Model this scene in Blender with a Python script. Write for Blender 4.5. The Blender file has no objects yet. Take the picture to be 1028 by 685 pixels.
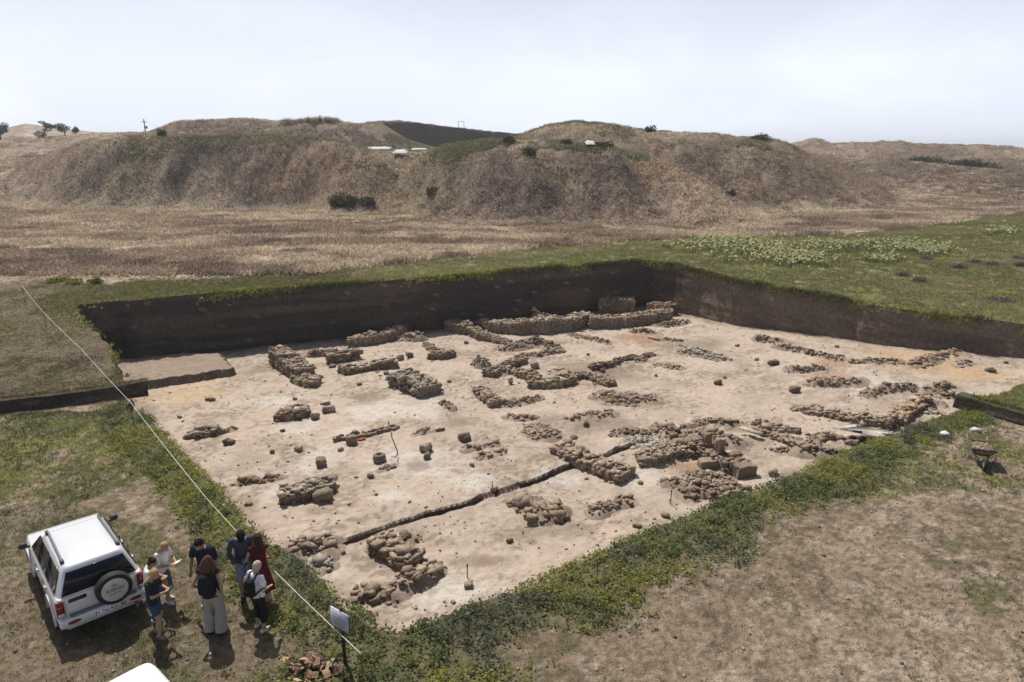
import bpy, bmesh, math, random
import numpy as np
from mathutils import Vector, Matrix

random.seed(7)
RS = np.random.RandomState(11)
scene = bpy.context.scene
COL = scene.collection
R = math.radians

# ------------------------------------------------------------------ camera
CAM_Z = 10.0
PITCH = R(15.7)
F_PX, CX, CY = 685.33, 514.0, 342.5
cam_d = bpy.data.cameras.new('camera')
cam_d.sensor_width = 36.0
cam_d.lens = 24.0
cam_d.clip_end = 9000
cam = bpy.data.objects.new('camera', cam_d)
COL.objects.link(cam)
cam.location = (0, 0, CAM_Z)
cam.rotation_euler = (R(90) - PITCH, 0, 0)
scene.camera = cam

# ------------------------------------------------------------------ sky, sun, exposure
SUN_EL = R(57)
SUN_DIR = Vector((-0.50, 0.87, 0)).normalized()          # horizontal direction towards the sun
world = bpy.data.worlds.new('World')
scene.world = world
world.use_nodes = True
wt = world.node_tree
wt.nodes.clear()
w_out = wt.nodes.new('ShaderNodeOutputWorld')
w_bg = wt.nodes.new('ShaderNodeBackground')
w_sky = wt.nodes.new('ShaderNodeTexSky')
w_sky.sky_type = 'NISHITA'
w_sky.sun_disc = False
w_sky.sun_elevation = SUN_EL
w_sky.sun_rotation = math.atan2(SUN_DIR.x, SUN_DIR.y)
w_sky.altitude = 50
w_sky.air_density = 1.0
w_sky.dust_density = 4.0
w_sky.ozone_density = 1.6
w_bg.inputs['Strength'].default_value = 0.062
# thin high cloud: whitens the blue in soft patches
w_tc = wt.nodes.new('ShaderNodeTexCoord')
w_map = wt.nodes.new('ShaderNodeMapping')
w_map.inputs['Scale'].default_value = (1.0, 1.0, 2.6)
w_map.inputs['Location'].default_value = (0.35, 0.1, 0.0)
w_n = wt.nodes.new('ShaderNodeTexNoise')
w_n.inputs['Scale'].default_value = 3.1
w_n.inputs['Detail'].default_value = 8
w_n.inputs['Roughness'].default_value = 0.56
w_n.inputs['Distortion'].default_value = 0.3
w_r = wt.nodes.new('ShaderNodeValToRGB')
w_r.color_ramp.elements[0].position = 0.47
w_r.color_ramp.elements[0].color = (0.90, 0.90, 0.90, 1)
w_r.color_ramp.elements[1].position = 0.66
w_r.color_ramp.elements[1].color = (1, 1, 1, 1)
w_mix = wt.nodes.new('ShaderNodeMix')
w_mix.data_type = 'RGBA'
w_mix.inputs[7].default_value = (14.6, 15.5, 17.6, 1)
wt.links.new(w_tc.outputs['Generated'], w_map.inputs['Vector'])
wt.links.new(w_map.outputs['Vector'], w_n.inputs['Vector'])
wt.links.new(w_n.outputs['Fac'], w_r.inputs['Fac'])
w_sep = wt.nodes.new('ShaderNodeSeparateXYZ')             # the veil of haze thins out with height
w_el = wt.nodes.new('ShaderNodeMapRange')
w_el.inputs[1].default_value = 0.10; w_el.inputs[2].default_value = 0.42
w_el.inputs[3].default_value = 1.0; w_el.inputs[4].default_value = 0.0
w_mul = wt.nodes.new('ShaderNodeMath'); w_mul.operation = 'MULTIPLY'
wt.links.new(w_tc.outputs['Generated'], w_sep.inputs[0])
wt.links.new(w_sep.outputs['Z'], w_el.inputs[0])
wt.links.new(w_r.outputs['Color'], w_mul.inputs[0])
wt.links.new(w_el.outputs[0], w_mul.inputs[1])
wt.links.new(w_mul.outputs[0], w_mix.inputs[0])
wt.links.new(w_sky.outputs['Color'], w_mix.inputs[6])
wt.links.new(w_mix.outputs[2], w_bg.inputs['Color'])
wt.links.new(w_bg.outputs['Background'], w_out.inputs['Surface'])

sun_d = bpy.data.lights.new('sun', 'SUN')
sun_d.energy = 4.45
sun_d.angle = R(0.6)
sun_d.color = (1.0, 0.955, 0.88)
sun = bpy.data.objects.new('sun', sun_d)
COL.objects.link(sun)
sv = Vector((SUN_DIR.x * math.cos(SUN_EL), SUN_DIR.y * math.cos(SUN_EL), math.sin(SUN_EL)))
sun.rotation_euler = sv.to_track_quat('Z', 'Y').to_euler()
sun.location = sv * 60

scene.view_settings.view_transform = 'Standard'
scene.view_settings.look = 'None'
scene.view_settings.gamma = 1.0
scene.view_settings.exposure = 0.10
scene.view_settings.use_curve_mapping = False
scene.cycles.max_bounces = 5
scene.cycles.diffuse_bounces = 3
scene.cycles.use_denoising = True

# ------------------------------------------------------------------ measuring helpers
def ray(px, py):
    xn = (px - CX) / F_PX
    yn = (py - CY) / F_PX
    return xn, math.cos(PITCH) - yn * math.sin(PITCH), -(math.sin(PITCH) + yn * math.cos(PITCH))

def at_z(px, py, z):
    a, b, c = ray(px, py)
    s = (z - CAM_Z) / c
    return np.array((a * s, b * s, z))

def at_y(px, py, Y):
    a, b, c = ray(px, py)
    s = Y / b
    return np.array((a * s, Y, CAM_Z + c * s))

def on(px, py, zf, n=14):
    z = 1.0
    for _ in range(n):
        p = at_z(px, py, min(z, 9.0))
        z = 0.5 * z + 0.5 * float(zf(np.array([p[0]]), np.array([p[1]]))[0])
    return at_z(px, py, z)

# ------------------------------------------------------------------ noise
def _hash(ix, iy, seed):
    h = (ix.astype(np.int64) * 374761393 + iy.astype(np.int64) * 668265263 + seed * 1442695041) & 0x7fffffff
    h = ((h ^ (h >> 13)) * 1274126177) & 0x7fffffff
    return ((h ^ (h >> 16)) & 0xffff) / 65535.0

def vnoise(x, y, seed=0):
    ix = np.floor(x); iy = np.floor(y)
    fx = x - ix; fy = y - iy
    fx = fx * fx * (3 - 2 * fx); fy = fy * fy * (3 - 2 * fy)
    a = _hash(ix, iy, seed); b = _hash(ix + 1, iy, seed)
    c = _hash(ix, iy + 1, seed); d = _hash(ix + 1, iy + 1, seed)
    return (a * (1 - fx) + b * fx) * (1 - fy) + (c * (1 - fx) + d * fx) * fy

def fbm(x, y, octaves=4, seed=0, rough=0.5):
    x = np.asarray(x, float); y = np.asarray(y, float)
    t = np.zeros_like(x); amp = 1.0; tot = 0.0; f = 1.0
    for o in range(octaves):
        t += amp * vnoise(x * f + 17.3 * o, y * f - 9.1 * o, seed + o * 31)
        tot += amp; amp *= rough; f *= 2.03
    return t / tot

def sstep(a, b, x):
    t = np.clip((x - a) / (b - a), 0, 1)
    return t * t * (3 - 2 * t)

# ------------------------------------------------------------------ materials
def new_mat(name):
    m = bpy.data.materials.new(name)
    m.use_nodes = True
    nt = m.node_tree
    return m, nt, nt.nodes['Principled BSDF']

def vcol_mat(name, rough=0.95, scale=12.0, lo=0.75, hi=1.2, bump=0.0, bscale=30.0, detail=5, bdist=0.05, spec=0.15, thin=0.0, grit=0.0):
    """colour from the mesh's own 'col' attribute, broken up by procedural noise"""
    m, nt, p = new_mat(name)
    at = nt.nodes.new('ShaderNodeAttribute'); at.attribute_name = 'col'
    tc = nt.nodes.new('ShaderNodeTexCoord')
    n = nt.nodes.new('ShaderNodeTexNoise'); n.inputs['Scale'].default_value = scale
    n.inputs['Detail'].default_value = detail; n.inputs['Roughness'].default_value = 0.65
    if grit:                                             # a second, much finer grain
        n3 = nt.nodes.new('ShaderNodeTexNoise'); n3.inputs['Scale'].default_value = grit
        n3.inputs['Detail'].default_value = 4; n3.inputs['Roughness'].default_value = 0.75
        av = nt.nodes.new('ShaderNodeMix'); av.inputs[0].default_value = 0.5
        nt.links.new(tc.outputs['Object'], n3.inputs['Vector'])
        nt.links.new(n.outputs['Fac'], av.inputs[2]); nt.links.new(n3.outputs['Fac'], av.inputs[3])
    mr = nt.nodes.new('ShaderNodeMapRange')
    mr.inputs[1].default_value = 0.38 if grit else 0.3; mr.inputs[2].default_value = 0.62 if grit else 0.7
    mr.inputs[3].default_value = lo; mr.inputs[4].default_value = hi
    mx = nt.nodes.new('ShaderNodeVectorMath'); mx.operation = 'SCALE'
    nt.links.new(tc.outputs['Object'], n.inputs['Vector'])
    nt.links.new(av.outputs[0] if grit else n.outputs['Fac'], mr.inputs[0])
    nt.links.new(at.outputs['Color'], mx.inputs[0])
    nt.links.new(mr.outputs[0], mx.inputs['Scale'])
    nt.links.new(mx.outputs[0], p.inputs['Base Color'])
    p.inputs['Roughness'].default_value = rough
    p.inputs['Specular IOR Level'].default_value = spec
    if thin:                                             # leaves and stalks let light through
        tl = nt.nodes.new('ShaderNodeBsdfTranslucent'); ms = nt.nodes.new('ShaderNodeMixShader')
        ms.inputs[0].default_value = thin
        nt.links.new(mx.outputs[0], tl.inputs['Color'])
        nt.links.new(p.outputs[0], ms.inputs[1]); nt.links.new(tl.outputs[0], ms.inputs[2])
        nt.links.new(ms.outputs[0], nt.nodes['Material Output'].inputs['Surface'])
    if bump:
        n2 = nt.nodes.new('ShaderNodeTexNoise'); n2.inputs['Scale'].default_value = bscale
        n2.inputs['Detail'].default_value = 6; n2.inputs['Roughness'].default_value = 0.7
        b = nt.nodes.new('ShaderNodeBump'); b.inputs['Strength'].default_value = bump
        b.inputs['Distance'].default_value = bdist
        nt.links.new(tc.outputs['Object'], n2.inputs['Vector'])
        nt.links.new(n2.outputs['Fac'], b.inputs['Height'])
        nt.links.new(b.outputs['Normal'], p.inputs['Normal'])
    return m

def plain_mat(name, rgb, rough=0.6, metal=0.0, spec=0.5, var=0.12, scale=30.0, coat=0.0, bump=0.0):
    m, nt, p = new_mat(name)
    tc = nt.nodes.new('ShaderNodeTexCoord')
    n = nt.nodes.new('ShaderNodeTexNoise'); n.inputs['Scale'].default_value = scale
    n.inputs['Detail'].default_value = 4
    cr = nt.nodes.new('ShaderNodeMix'); cr.data_type = 'RGBA'
    cr.inputs[6].default_value = (*[c * (1 - var) for c in rgb], 1)
    cr.inputs[7].default_value = (*[min(1, c * (1 + var)) for c in rgb], 1)
    nt.links.new(tc.outputs['Object'], n.inputs['Vector'])
    nt.links.new(n.outputs['Fac'], cr.inputs[0])
    nt.links.new(cr.outputs[2], p.inputs['Base Color'])
    p.inputs['Roughness'].default_value = rough
    p.inputs['Metallic'].default_value = metal
    p.inputs['Specular IOR Level'].default_value = spec
    if coat:
        p.inputs['Coat Weight'].default_value = coat
        p.inputs['Coat Roughness'].default_value = 0.062
    if bump:
        b = nt.nodes.new('ShaderNodeBump'); b.inputs['Strength'].default_value = bump
        b.inputs['Distance'].default_value = 0.01
        nt.links.new(n.outputs['Fac'], b.inputs['Height'])
        nt.links.new(b.outputs['Normal'], p.inputs['Normal'])
    return m

# ------------------------------------------------------------------ mesh helpers
class MB:
    """collects triangles and quads with point colours; build() links ONE mesh object"""
    def __init__(s):
        s.v = []; s.t = []; s.q = []; s.c = []; s.n = 0
    def add(s, v, tris=None, quads=None, col=(0.5, 0.5, 0.5)):
        v = np.asarray(v, float).reshape(-1, 3)
        if tris is not None and len(tris): s.t.append(np.asarray(tris, np.int64).reshape(-1, 3) + s.n)
        if quads is not None and len(quads): s.q.append(np.asarray(quads, np.int64).reshape(-1, 4) + s.n)
        c = np.asarray(col, float)
        if c.ndim == 1: c = np.tile(c[:3], (len(v), 1))
        s.v.append(v); s.c.append(c); s.n += len(v)
    def mesh(s, name):
        V = np.concatenate(s.v); C = np.concatenate(s.c)
        T = np.concatenate(s.t) if s.t else np.zeros((0, 3), np.int64)
        Q = np.concatenate(s.q) if s.q else np.zeros((0, 4), np.int64)
        me = bpy.data.meshes.new(name)
        me.vertices.add(len(V)); me.vertices.foreach_set('co', V.astype(np.float32).ravel())
        nl = len(T) * 3 + len(Q) * 4
        me.loops.add(nl)
        me.loops.foreach_set('vertex_index', np.concatenate([T.ravel(), Q.ravel()]).astype(np.int32))
        me.polygons.add(len(T) + len(Q))
        st = np.concatenate([np.arange(len(T)) * 3, len(T) * 3 + np.arange(len(Q)) * 4]).astype(np.int32)
        me.polygons.foreach_set('loop_start', st)
        a = me.color_attributes.new('col', 'FLOAT_COLOR', 'POINT')
        a.data.foreach_set('color', np.concatenate([C, np.ones((len(C), 1))], 1).astype(np.float32).ravel())
        me.update(calc_edges=True)
        return me
    def build(s, name, mat, parent=None, smooth=False):
        me = s.mesh(name)
        return link_mesh(name, me, mat, parent, smooth)

def link_mesh(name, me, mat, parent=None, smooth=False):
    if mat is not None and not me.materials: me.materials.append(mat)
    if smooth: me.polygons.foreach_set('use_smooth', np.ones(len(me.polygons), bool))
    o = bpy.data.objects.new(name, me)
    COL.objects.link(o)
    if parent is not None: o.parent = parent
    return o

def tag(o, label=None, cat=None, group=None, kind=None):
    if label: o['label'] = label
    if cat: o['category'] = cat; o['kind'] = 'thing'
    if group: o['group'] = group
    if kind: o['kind'] = kind
    return o

def empty(name, loc=(0, 0, 0), rz=0.0):
    o = bpy.data.objects.new(name, None)
    o.empty_display_size = 0.2
    COL.objects.link(o)
    o.location = loc; o.rotation_euler = (0, 0, rz)
    return o

def rotz(a):
    c, s = math.cos(a), math.sin(a)
    return np.array(((c, -s, 0), (s, c, 0), (0, 0, 1.0)))

def rotx(a):
    c, s = math.cos(a), math.sin(a)
    return np.array(((1, 0, 0), (0, c, -s), (0, s, c)))

def roty(a):
    c, s = math.cos(a), math.sin(a)
    return np.array(((c, 0, s), (0, 1, 0), (-s, 0, c)))

BOXV = np.array([(x, y, z) for z in (-.5, .5) for y in (-.5, .5) for x in (-.5, .5)])
BOXQ = np.array([(0, 2, 3, 1), (4, 5, 7, 6), (0, 1, 5, 4), (2, 6, 7, 3), (0, 4, 6, 2), (1, 3, 7, 5)])
def add_box(mb, c, size, rot=None, col=(.5, .5, .5), jit=0.0):
    v = BOXV * np.asarray(size)
    if jit: v = v + RS.uniform(-jit, jit, v.shape) * np.asarray(size)
    if rot is not None: v = v @ rot.T
    mb.add(v + np.asarray(c), quads=BOXQ, col=col)

def frame_of(d):
    d = d / (np.linalg.norm(d) + 1e-9)
    u = np.array((0, 0, 1.0)) if abs(d[2]) < 0.9 else np.array((0, 1.0, 0))
    a = np.cross(u, d); a /= np.linalg.norm(a)
    return a, np.cross(d, a)

def add_tube(mb, pts, radii, segs=10, col=(.5, .5, .5), cap=True, flat=None):
    """tapered round tube along pts with rounded ends"""
    P = [np.asarray(p, float) for p in pts]
    rad = list(radii) if hasattr(radii, '__len__') else [radii] * len(P)
    if cap:
        d0 = P[0] - P[1]; d0 /= np.linalg.norm(d0) + 1e-9
        d1 = P[-1] - P[-2]; d1 /= np.linalg.norm(d1) + 1e-9
        r0, r1 = rad[0], rad[-1]
        P = [P[0] + d0 * r0 * .98, P[0] + d0 * r0 * .7] + P + [P[-1] + d1 * r1 * .7, P[-1] + d1 * r1 * .98]
        rad = [r0 * .2, r0 * .72] + rad + [r1 * .72, r1 * .2]
    n = len(P); V = []
    a = None
    for i in range(n):
        d = P[min(i + 1, n - 1)] - P[max(i - 1, 0)]
        if a is None: a, b = frame_of(d)
        else:
            d = d / (np.linalg.norm(d) + 1e-9)
            a = a - d * np.dot(a, d); a /= np.linalg.norm(a) + 1e-9
            b = np.cross(d, a)
        for k in range(segs):
            w = 2 * math.pi * k / segs
            V.append(P[i] + rad[i] * (a * math.cos(w) + b * math.sin(w)))
    Q = []
    for i in range(n - 1):
        for k in range(segs):
            k2 = (k + 1) % segs
            Q.append((i * segs + k, i * segs + k2, (i + 1) * segs + k2, (i + 1) * segs + k))
    V.append(P[0]); V.append(P[-1])
    T = []
    for k in range(segs):
        k2 = (k + 1) % segs
        T.append((n * segs, k2, k)); T.append((n * segs + 1, (n - 1) * segs + k, (n - 1) * segs + k2))
    mb.add(V, tris=T, quads=Q, col=col)

def add_loft(mb, rings, segs=18, col=(.5, .5, .5), power=2.0):
    """rings: (centre, rx, ry, rot3x3) closed at both ends"""
    V = []; n = len(rings)
    for c, rx, ry, M in rings:
        for k in range(segs):
            w = 2 * math.pi * k / segs
            cx, sx = math.cos(w), math.sin(w)
            e = 2.0 / power
            p = np.array((rx * math.copysign(abs(cx) ** e, cx), ry * math.copysign(abs(sx) ** e, sx), 0))
            V.append(np.asarray(c) + (M @ p if M is not None else p))
    Q = []; T = []
    for i in range(n - 1):
        for k in range(segs):
            k2 = (k + 1) % segs
            Q.append((i * segs + k, i * segs + k2, (i + 1) * segs + k2, (i + 1) * segs + k))
    V.append(np.asarray(rings[0][0], float)); V.append(np.asarray(rings[-1][0], float))
    for k in range(segs):
        k2 = (k + 1) % segs
        T.append((n * segs, k2, k)); T.append((n * segs + 1, (n - 1) * segs + k, (n - 1) * segs + k2))
    mb.add(V, tris=T, quads=Q, col=col)

def add_ellipsoid(mb, c, r, rot=None, col=(.5, .5, .5), nu=14, nv=9):
    V = []; Q = []; T = []
    for i in range(1, nv):
        th = math.pi * i / nv
        for k in range(nu):
            w = 2 * math.pi * k / nu
            V.append((math.sin(th) * math.cos(w), math.sin(th) * math.sin(w), -math.cos(th)))
    for i in range(nv - 2):
        for k in range(nu):
            k2 = (k + 1) % nu
            Q.append((i * nu + k, i * nu + k2, (i + 1) * nu + k2, (i + 1) * nu + k))
    m = len(V)
    V.append((0, 0, -1)); V.append((0, 0, 1))
    for k in range(nu):
        k2 = (k + 1) % nu
        T.append((m, k2, k)); T.append((m + 1, (nv - 2) * nu + k, (nv - 2) * nu + k2))
    V = np.array(V) * np.asarray(r)
    if rot is not None: V = V @ rot.T
    mb.add(V + np.asarray(c), tris=T, quads=Q, col=col)

def remesh(mb, name, voxel, smooth_it=2, mat=None, parent=None):
    """fuse overlapping closed shapes into one continuous surface"""
    o = mb.build(name + '_raw', None)
    md = o.modifiers.new('fuse', 'REMESH'); md.mode = 'VOXEL'; md.voxel_size = voxel
    if smooth_it:
        sm = o.modifiers.new('soft', 'SMOOTH'); sm.factor = 0.5; sm.iterations = smooth_it
    dg = bpy.context.evaluated_depsgraph_get()
    me = bpy.data.meshes.new_from_object(o.evaluated_get(dg))
    me.name = name
    old = o.data
    bpy.data.objects.remove(o); bpy.data.meshes.remove(old)
    me.materials.clear()
    return link_mesh(name, me, mat, parent, True)

def points_in(poly, x, y):
    x = np.asarray(x); y = np.asarray(y)
    inside = np.zeros(x.shape, bool)
    n = len(poly); j = n - 1
    for i in range(n):
        xi, yi = poly[i]; xj, yj = poly[j]
        if yi != yj:
            c = ((yi > y) != (yj > y)) & (x < (xj - xi) * (y - yi) / (yj - yi) + xi)
            inside ^= c
        j = i
    return inside

def seg_dist(poly, x, y, closed=True):
    """distance to a polyline and the nearest point"""
    best = np.full(x.shape, 1e9); bx = np.zeros_like(x); by = np.zeros_like(x)
    n = len(poly)
    for i in range(n if closed else n - 1):
        ax, ay = poly[i]; cx, cy = poly[(i + 1) % n]
        dx, dy = cx - ax, cy - ay
        L = dx * dx + dy * dy + 1e-12
        t = np.clip(((x - ax) * dx + (y - ay) * dy) / L, 0, 1)
        qx = ax + t * dx; qy = ay + t * dy
        d = (x - qx) ** 2 + (y - qy) ** 2
        m = d < best
        best = np.where(m, d, best); bx = np.where(m, qx, bx); by = np.where(m, qy, by)
    return np.sqrt(best), bx, by
# ================================================================== TERRAIN
STEP_A = np.array((-14.0, 24.0)); STEP_N1 = np.array((-0.40, 0.917))       # edge of the uncut turf, left
STEP_B = np.array((16.2, 22.6)); STEP_N2 = np.array((0.83, 0.558))         # edge of the uncut turf, right

def tpx(px, py):
    a, b, c = ray(px, py)
    return a / b

def make_ridge(rows, zpl=None, back=12.0, p=1.0, amp=0.5, seed=1, scale=0.25):
    t = np.array([tpx(r[0], r[1]) for r in rows])
    zc = np.array([at_y(r[0], r[1], r[2])[2] for r in rows])
    Yc = np.array([r[2] for r in rows], float); Yf = np.array([r[3] for r in rows], float)
    o = np.argsort(t)
    return dict(t=t[o], zc=zc[o], Yc=Yc[o], Yf=Yf[o], zpl=zpl, back=back, p=p, amp=amp, seed=seed, scale=scale)

RIDGES = [
 # far pale hill, left
 make_ridge([(-160,134,360,190),(0,130,360,190),(25,124,360,190),(62,129,350,190),(110,134,340,190),(160,139,330,190),(230,150,320,190)], zpl=8, back=60, amp=0.5, seed=5, scale=0.03),
 # middle dark rise, left
 make_ridge([(-160,140,200,120),(0,138,200,120),(60,137,190,118),(100,134,180,115),(150,133,170,112),(200,133,160,110),(300,136,150,108),(400,150,150,110)], zpl=9.8, back=30, amp=0.4, seed=6, scale=0.1),
 # the plateau behind the spoil heaps
 make_ridge([(60,172,112,96),(130,152,114,96),(250,150,114,96),(410,152,116,92),(560,150,112,90),(700,150,112,90),(790,156,118,95),(850,175,125,95)], zpl=9.75, back=20, amp=0.25, seed=7, scale=0.12),
 # left spoil heap
 make_ridge([(5,186,112,98),(30,168,112,98),(60,152,108,96),(92,141,104,95),(130,138,103,93),(165,137,102,92),(250,136,100,89),(310,137,98,86),(335,141,97,85),(360,148,96,83),(385,160,95,83),(405,174,95,83),(430,194,94,82)], zpl=9.8, back=10, amp=1.0, seed=8, scale=0.22),
 # rear left crest
 make_ridge([(120,141,140,118),(152,132,140,118),(178,122,138,118),(232,119,138,118),(275,121,138,118),(330,120,138,118),(352,123,138,119),(372,132,138,120),(395,148,138,120)], zpl=9.8, back=14, amp=0.7, seed=9, scale=0.2),
 # far cut bank, right half and left half
 make_ridge([(352,126,186,185),(372,122,186,185.2),(400,121,186,185.2),(440,126,184,183.2),(480,131,182,181.2),(520,135,180,179.2),(560,138,180,179.2),(600,146,180,179)], zpl=11.5, back=40, amp=0.15, seed=10, scale=0.2),
 make_ridge([(318,124,150,149.2),(330,127,150,149.2),(352,132,150,149.2),(380,139,150,149.2),(397,145,150,149.2),(402,150,150,149.2)], zpl=12.5, back=30, amp=0.12, seed=12, scale=0.2),
 make_ridge([(318,134,165,151),(335,125,165,151),(372,124.5,165,151),(400,137,165,151),(424,147.5,165,151),(434,152,165,151)], zpl=10, back=12, amp=0.3, seed=21, scale=0.2),
 # centre spoil heap
 make_ridge([(372,210,96,84),(395,182,96,82),(420,161,95,79),(447,146,93,77),(480,142,91,75),(520,141,90,73.5),(560,143,88,72),(600,148,87,71.5),(640,155,86,71.5),(675,168,84,71.5),(705,184,82,71.5),(735,206,80,72),(760,222,78,72)], zpl=9.9, back=10, amp=1.0, seed=13, scale=0.22),
 # the rise behind it
 make_ridge([(505,142,124,106),(530,134,122,104),(548,127,120,103),(576,121,118,100),(605,124,116,97),(640,130,114,94),(680,133,110,90),(720,135,108,88),(752,137,107,87),(782,142,106,87),(800,150,106,87),(825,166,104,87),(850,178,103,87),(880,192,100,87),(910,208,97,87)], zpl=9.9, back=14, amp=0.9, seed=14, scale=0.2),
 # rolling hills, right
 make_ridge([(690,154,240,110),(790,146,240,110),(850,144,240,108),(885,143,235,105),(925,147,230,102),(960,147,230,98),(1028,150,225,94),(1100,152,220,92),(1300,150,220,90)], zpl=14, back=60, p=0.8, amp=2.6, seed=15, scale=0.06),
 make_ridge([(800,172,150,132),(840,163,152,132),(880,160,152,130),(930,165,150,130),(975,172,146,126),(1028,181,140,120),(1100,176,140,118),(1300,170,140,118)], zpl=4.5, back=16, p=0.9, amp=2.2, seed=16, scale=0.07),
 make_ridge([(842,160,190,172),(890,151,190,170),(930,157,188,170),(985,152,186,168),(1040,158,186,168),(1200,154,186,168)], zpl=7, back=18, p=0.9, amp=2.2, seed=19, scale=0.06),
]

def ground_base(x, y):
    low = 1.0 + 0.012 * np.clip(y - 11, -12, 40)
    high = np.interp(y, (10, 24, 45, 85, 185, 500, 4000), (1.3, 1.6, 2.6, 2.75, 4.6, 8.0, 9.0))
    w = 0.20 * (fbm(x * 0.9, y * 0.9, 3, 3) - 0.5) + 0.10 * (fbm(x * 4, y * 4, 2, 4) - 0.5)
    d1 = (x - STEP_A[0]) * STEP_N1[0] + (y - STEP_A[1]) * STEP_N1[1] + w
    d2 = (x - STEP_B[0]) * STEP_N2[0] + (y - STEP_B[1]) * STEP_N2[1] + w
    left = np.where(x < 2, sstep(-0.02, 0.16, d1), 0)
    right = np.where(x > 2, sstep(-0.02, 0.16, d2), 0)
    k = np.maximum(np.maximum(left, right), sstep(30, 36, y))
    return low * (1 - k) + high * k

def zg(x, y):
    """height of the ground outside the pit"""
    x = np.asarray(x, float); y = np.asarray(y, float)
    z = ground_base(x, y)
    z = z + 0.10 * (fbm(x * 0.35, y * 0.35, 3, 41) - 0.5) + 0.05 * (fbm(x * 1.7, y * 1.7, 3, 42) - 0.5)
    far = y > 60
    if far.any():
        xf, yf = x[far], y[far]
        t = xf / yf
        wob = (fbm(xf * 0.08, yf * 0.08, 3, 55) - 0.5)
        wob2 = fbm(xf * 0.055, yf * 0.02, 4, 57, .6) - 0.5
        zz = z[far] + 0.55 * sstep(62, 90, yf) * (fbm(xf * 0.12, yf * 0.12, 4, 56) - 0.5)
        for r in RIDGES:
            zc = np.interp(t, r['t'], r['zc'], left=-9, right=-9)
            Yc = np.interp(t, r['t'], r['Yc']); Yf = np.interp(t, r['t'], r['Yf'])
            yy = yf + wob * 3.0 * min(1.0, r['amp'] * 1.3)
            if r['amp'] >= .7:
                s0 = np.clip((yf - Yf) / (Yc - Yf), 0, 1)
                yy = yy + wob2 * 19.0 * (1 - .9 * s0); Yf = Yf - 4.0
            s = (yy - Yf) / (Yc - Yf)
            sc = np.clip(s, 0, 1)
            f = 0.25 * sc + 0.75 * sc * sc * (3 - 2 * sc) if r['amp'] >= .7 else 0.55 * sc + 0.45 * sc * sc * (3 - 2 * sc)
            f = np.where(r['p'] == 1.0, f, f ** r['p'])
            n = r['amp'] * 2.9 * (fbm(xf * r['scale'] * 1.5, yf * r['scale'] * .7, 6, r['seed'], 0.6) - 0.5) * sstep(0.0, 0.25, sc) * (1 - 0.65 * sstep(0.75, 1.0, sc))
            h = zz * 0 + np.minimum(zc, 60)
            front = z[far] + (h - z[far]) * f + n
            if r['zpl'] is not None:
                b = np.clip((yy - Yc) / r['back'], 0, 1); b = b * b * (3 - 2 * b)
                front = np.where(s > 1, h + np.minimum(r['zpl'] - h, 0) * b + n * (1 - b), front)
            front = np.where((s > 0) & (zc > -5), front, -99)
            zz = np.maximum(zz, front)
        z = z.copy(); z[far] = zz
    return z

# ------------------------------------------------------------------ the outline of the excavation
def hi(y): return float(np.interp(y, (10, 24, 45, 85), (1.3, 1.6, 2.6, 2.75)))
def rim_pt(px, py, high):
    z = 1.1
    for _ in range(12):
        p = at_z(px, py, z)
        z = hi(p[1]) if high else 1.0 + 0.012 * (p[1] - 11)
    return (p[0], p[1])
RIM_L = [rim_pt(*q, True) for q in ((133,401),(127,386),(118,366),(111,352),(92,331),(80,315),(71,306))]
RIM_FAR = [rim_pt(*q, True) for q in ((150,300),(250,291),(400,280.5),(520,271),(600,264.5),(652,261.5))]
RIM_R = [rim_pt(*q, True) for q in ((690,269),(740,282),(790,290),(830,297),(865,302.5),(871,305.5),(930,314),(980,320),(1028,327))]
RIM_R += [(33.0, 31.0), (41.0, 21.5)]
RIM_BLOCK = [(38.0, 17.0)] + [rim_pt(*q, True) for q in ((1028,384),(1000,395.5),(972,408))]
RIM_NEAR = [rim_pt(*q, False) for q in ((968,414),(930,424),(880,443),(830,464),(760,491),(700,516),(640,540),(560,574),(490,607),(440,628),(402,640))]
RIM_NL = [rim_pt(*q, False) for q in ((372,625),(330,594),(290,562),(262,542),(235,517),(200,477),(165,443),(138,411))]
SIDES = [('l', RIM_L), ('far', RIM_FAR), ('r', RIM_R), ('block', RIM_BLOCK), ('near', RIM_NEAR), ('nl', RIM_NL)]
PIT0 = []; PSIDE = []
for nm, pts in SIDES:
    for p in pts: PIT0.append(p); PSIDE.append(nm)
def densify(poly, sides, step=0.28):
    P = []; S = []
    n = len(poly)
    for i in range(n):
        a = np.array(poly[i]); b = np.array(poly[(i + 1) % n])
        L = np.linalg.norm(b - a); k = max(1, int(L / step))
        for j in range(k):
            P.append(a + (b - a) * j / k); S.append(sides[i])
    P = np.array(P)
    d = np.roll(P, -1, 0) - np.roll(P, 1, 0); d /= np.linalg.norm(d, axis=1)[:, None] + 1e-9
    nr = np.stack([d[:, 1], -d[:, 0]], 1)
    k = np.arange(len(P)) * 0.28
    amp = np.array([{'far': .30, 'r': .30, 'l': .45, 'block': .2, 'near': .34, 'nl': .34}[s] for s in S])
    wob = (fbm(k * 0.7, k * 0 + 3.3, 4, 77) - 0.5) * 2 * amp + (fbm(k * 3, k * 0 + 9.3, 2, 78) - 0.5) * 0.12
    return P + nr * wob[:, None], S
PIT, PITS = densify(PIT0, PSIDE)
PITL = [tuple(p) for p in PIT]
area = 0.5 * sum(PITL[i][0] * PITL[(i + 1) % len(PITL)][1] - PITL[(i + 1) % len(PITL)][0] * PITL[i][1] for i in range(len(PITL)))
ORI = 1.0 if area > 0 else -1.0                 # inward normal = ORI * left of travel

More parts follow.
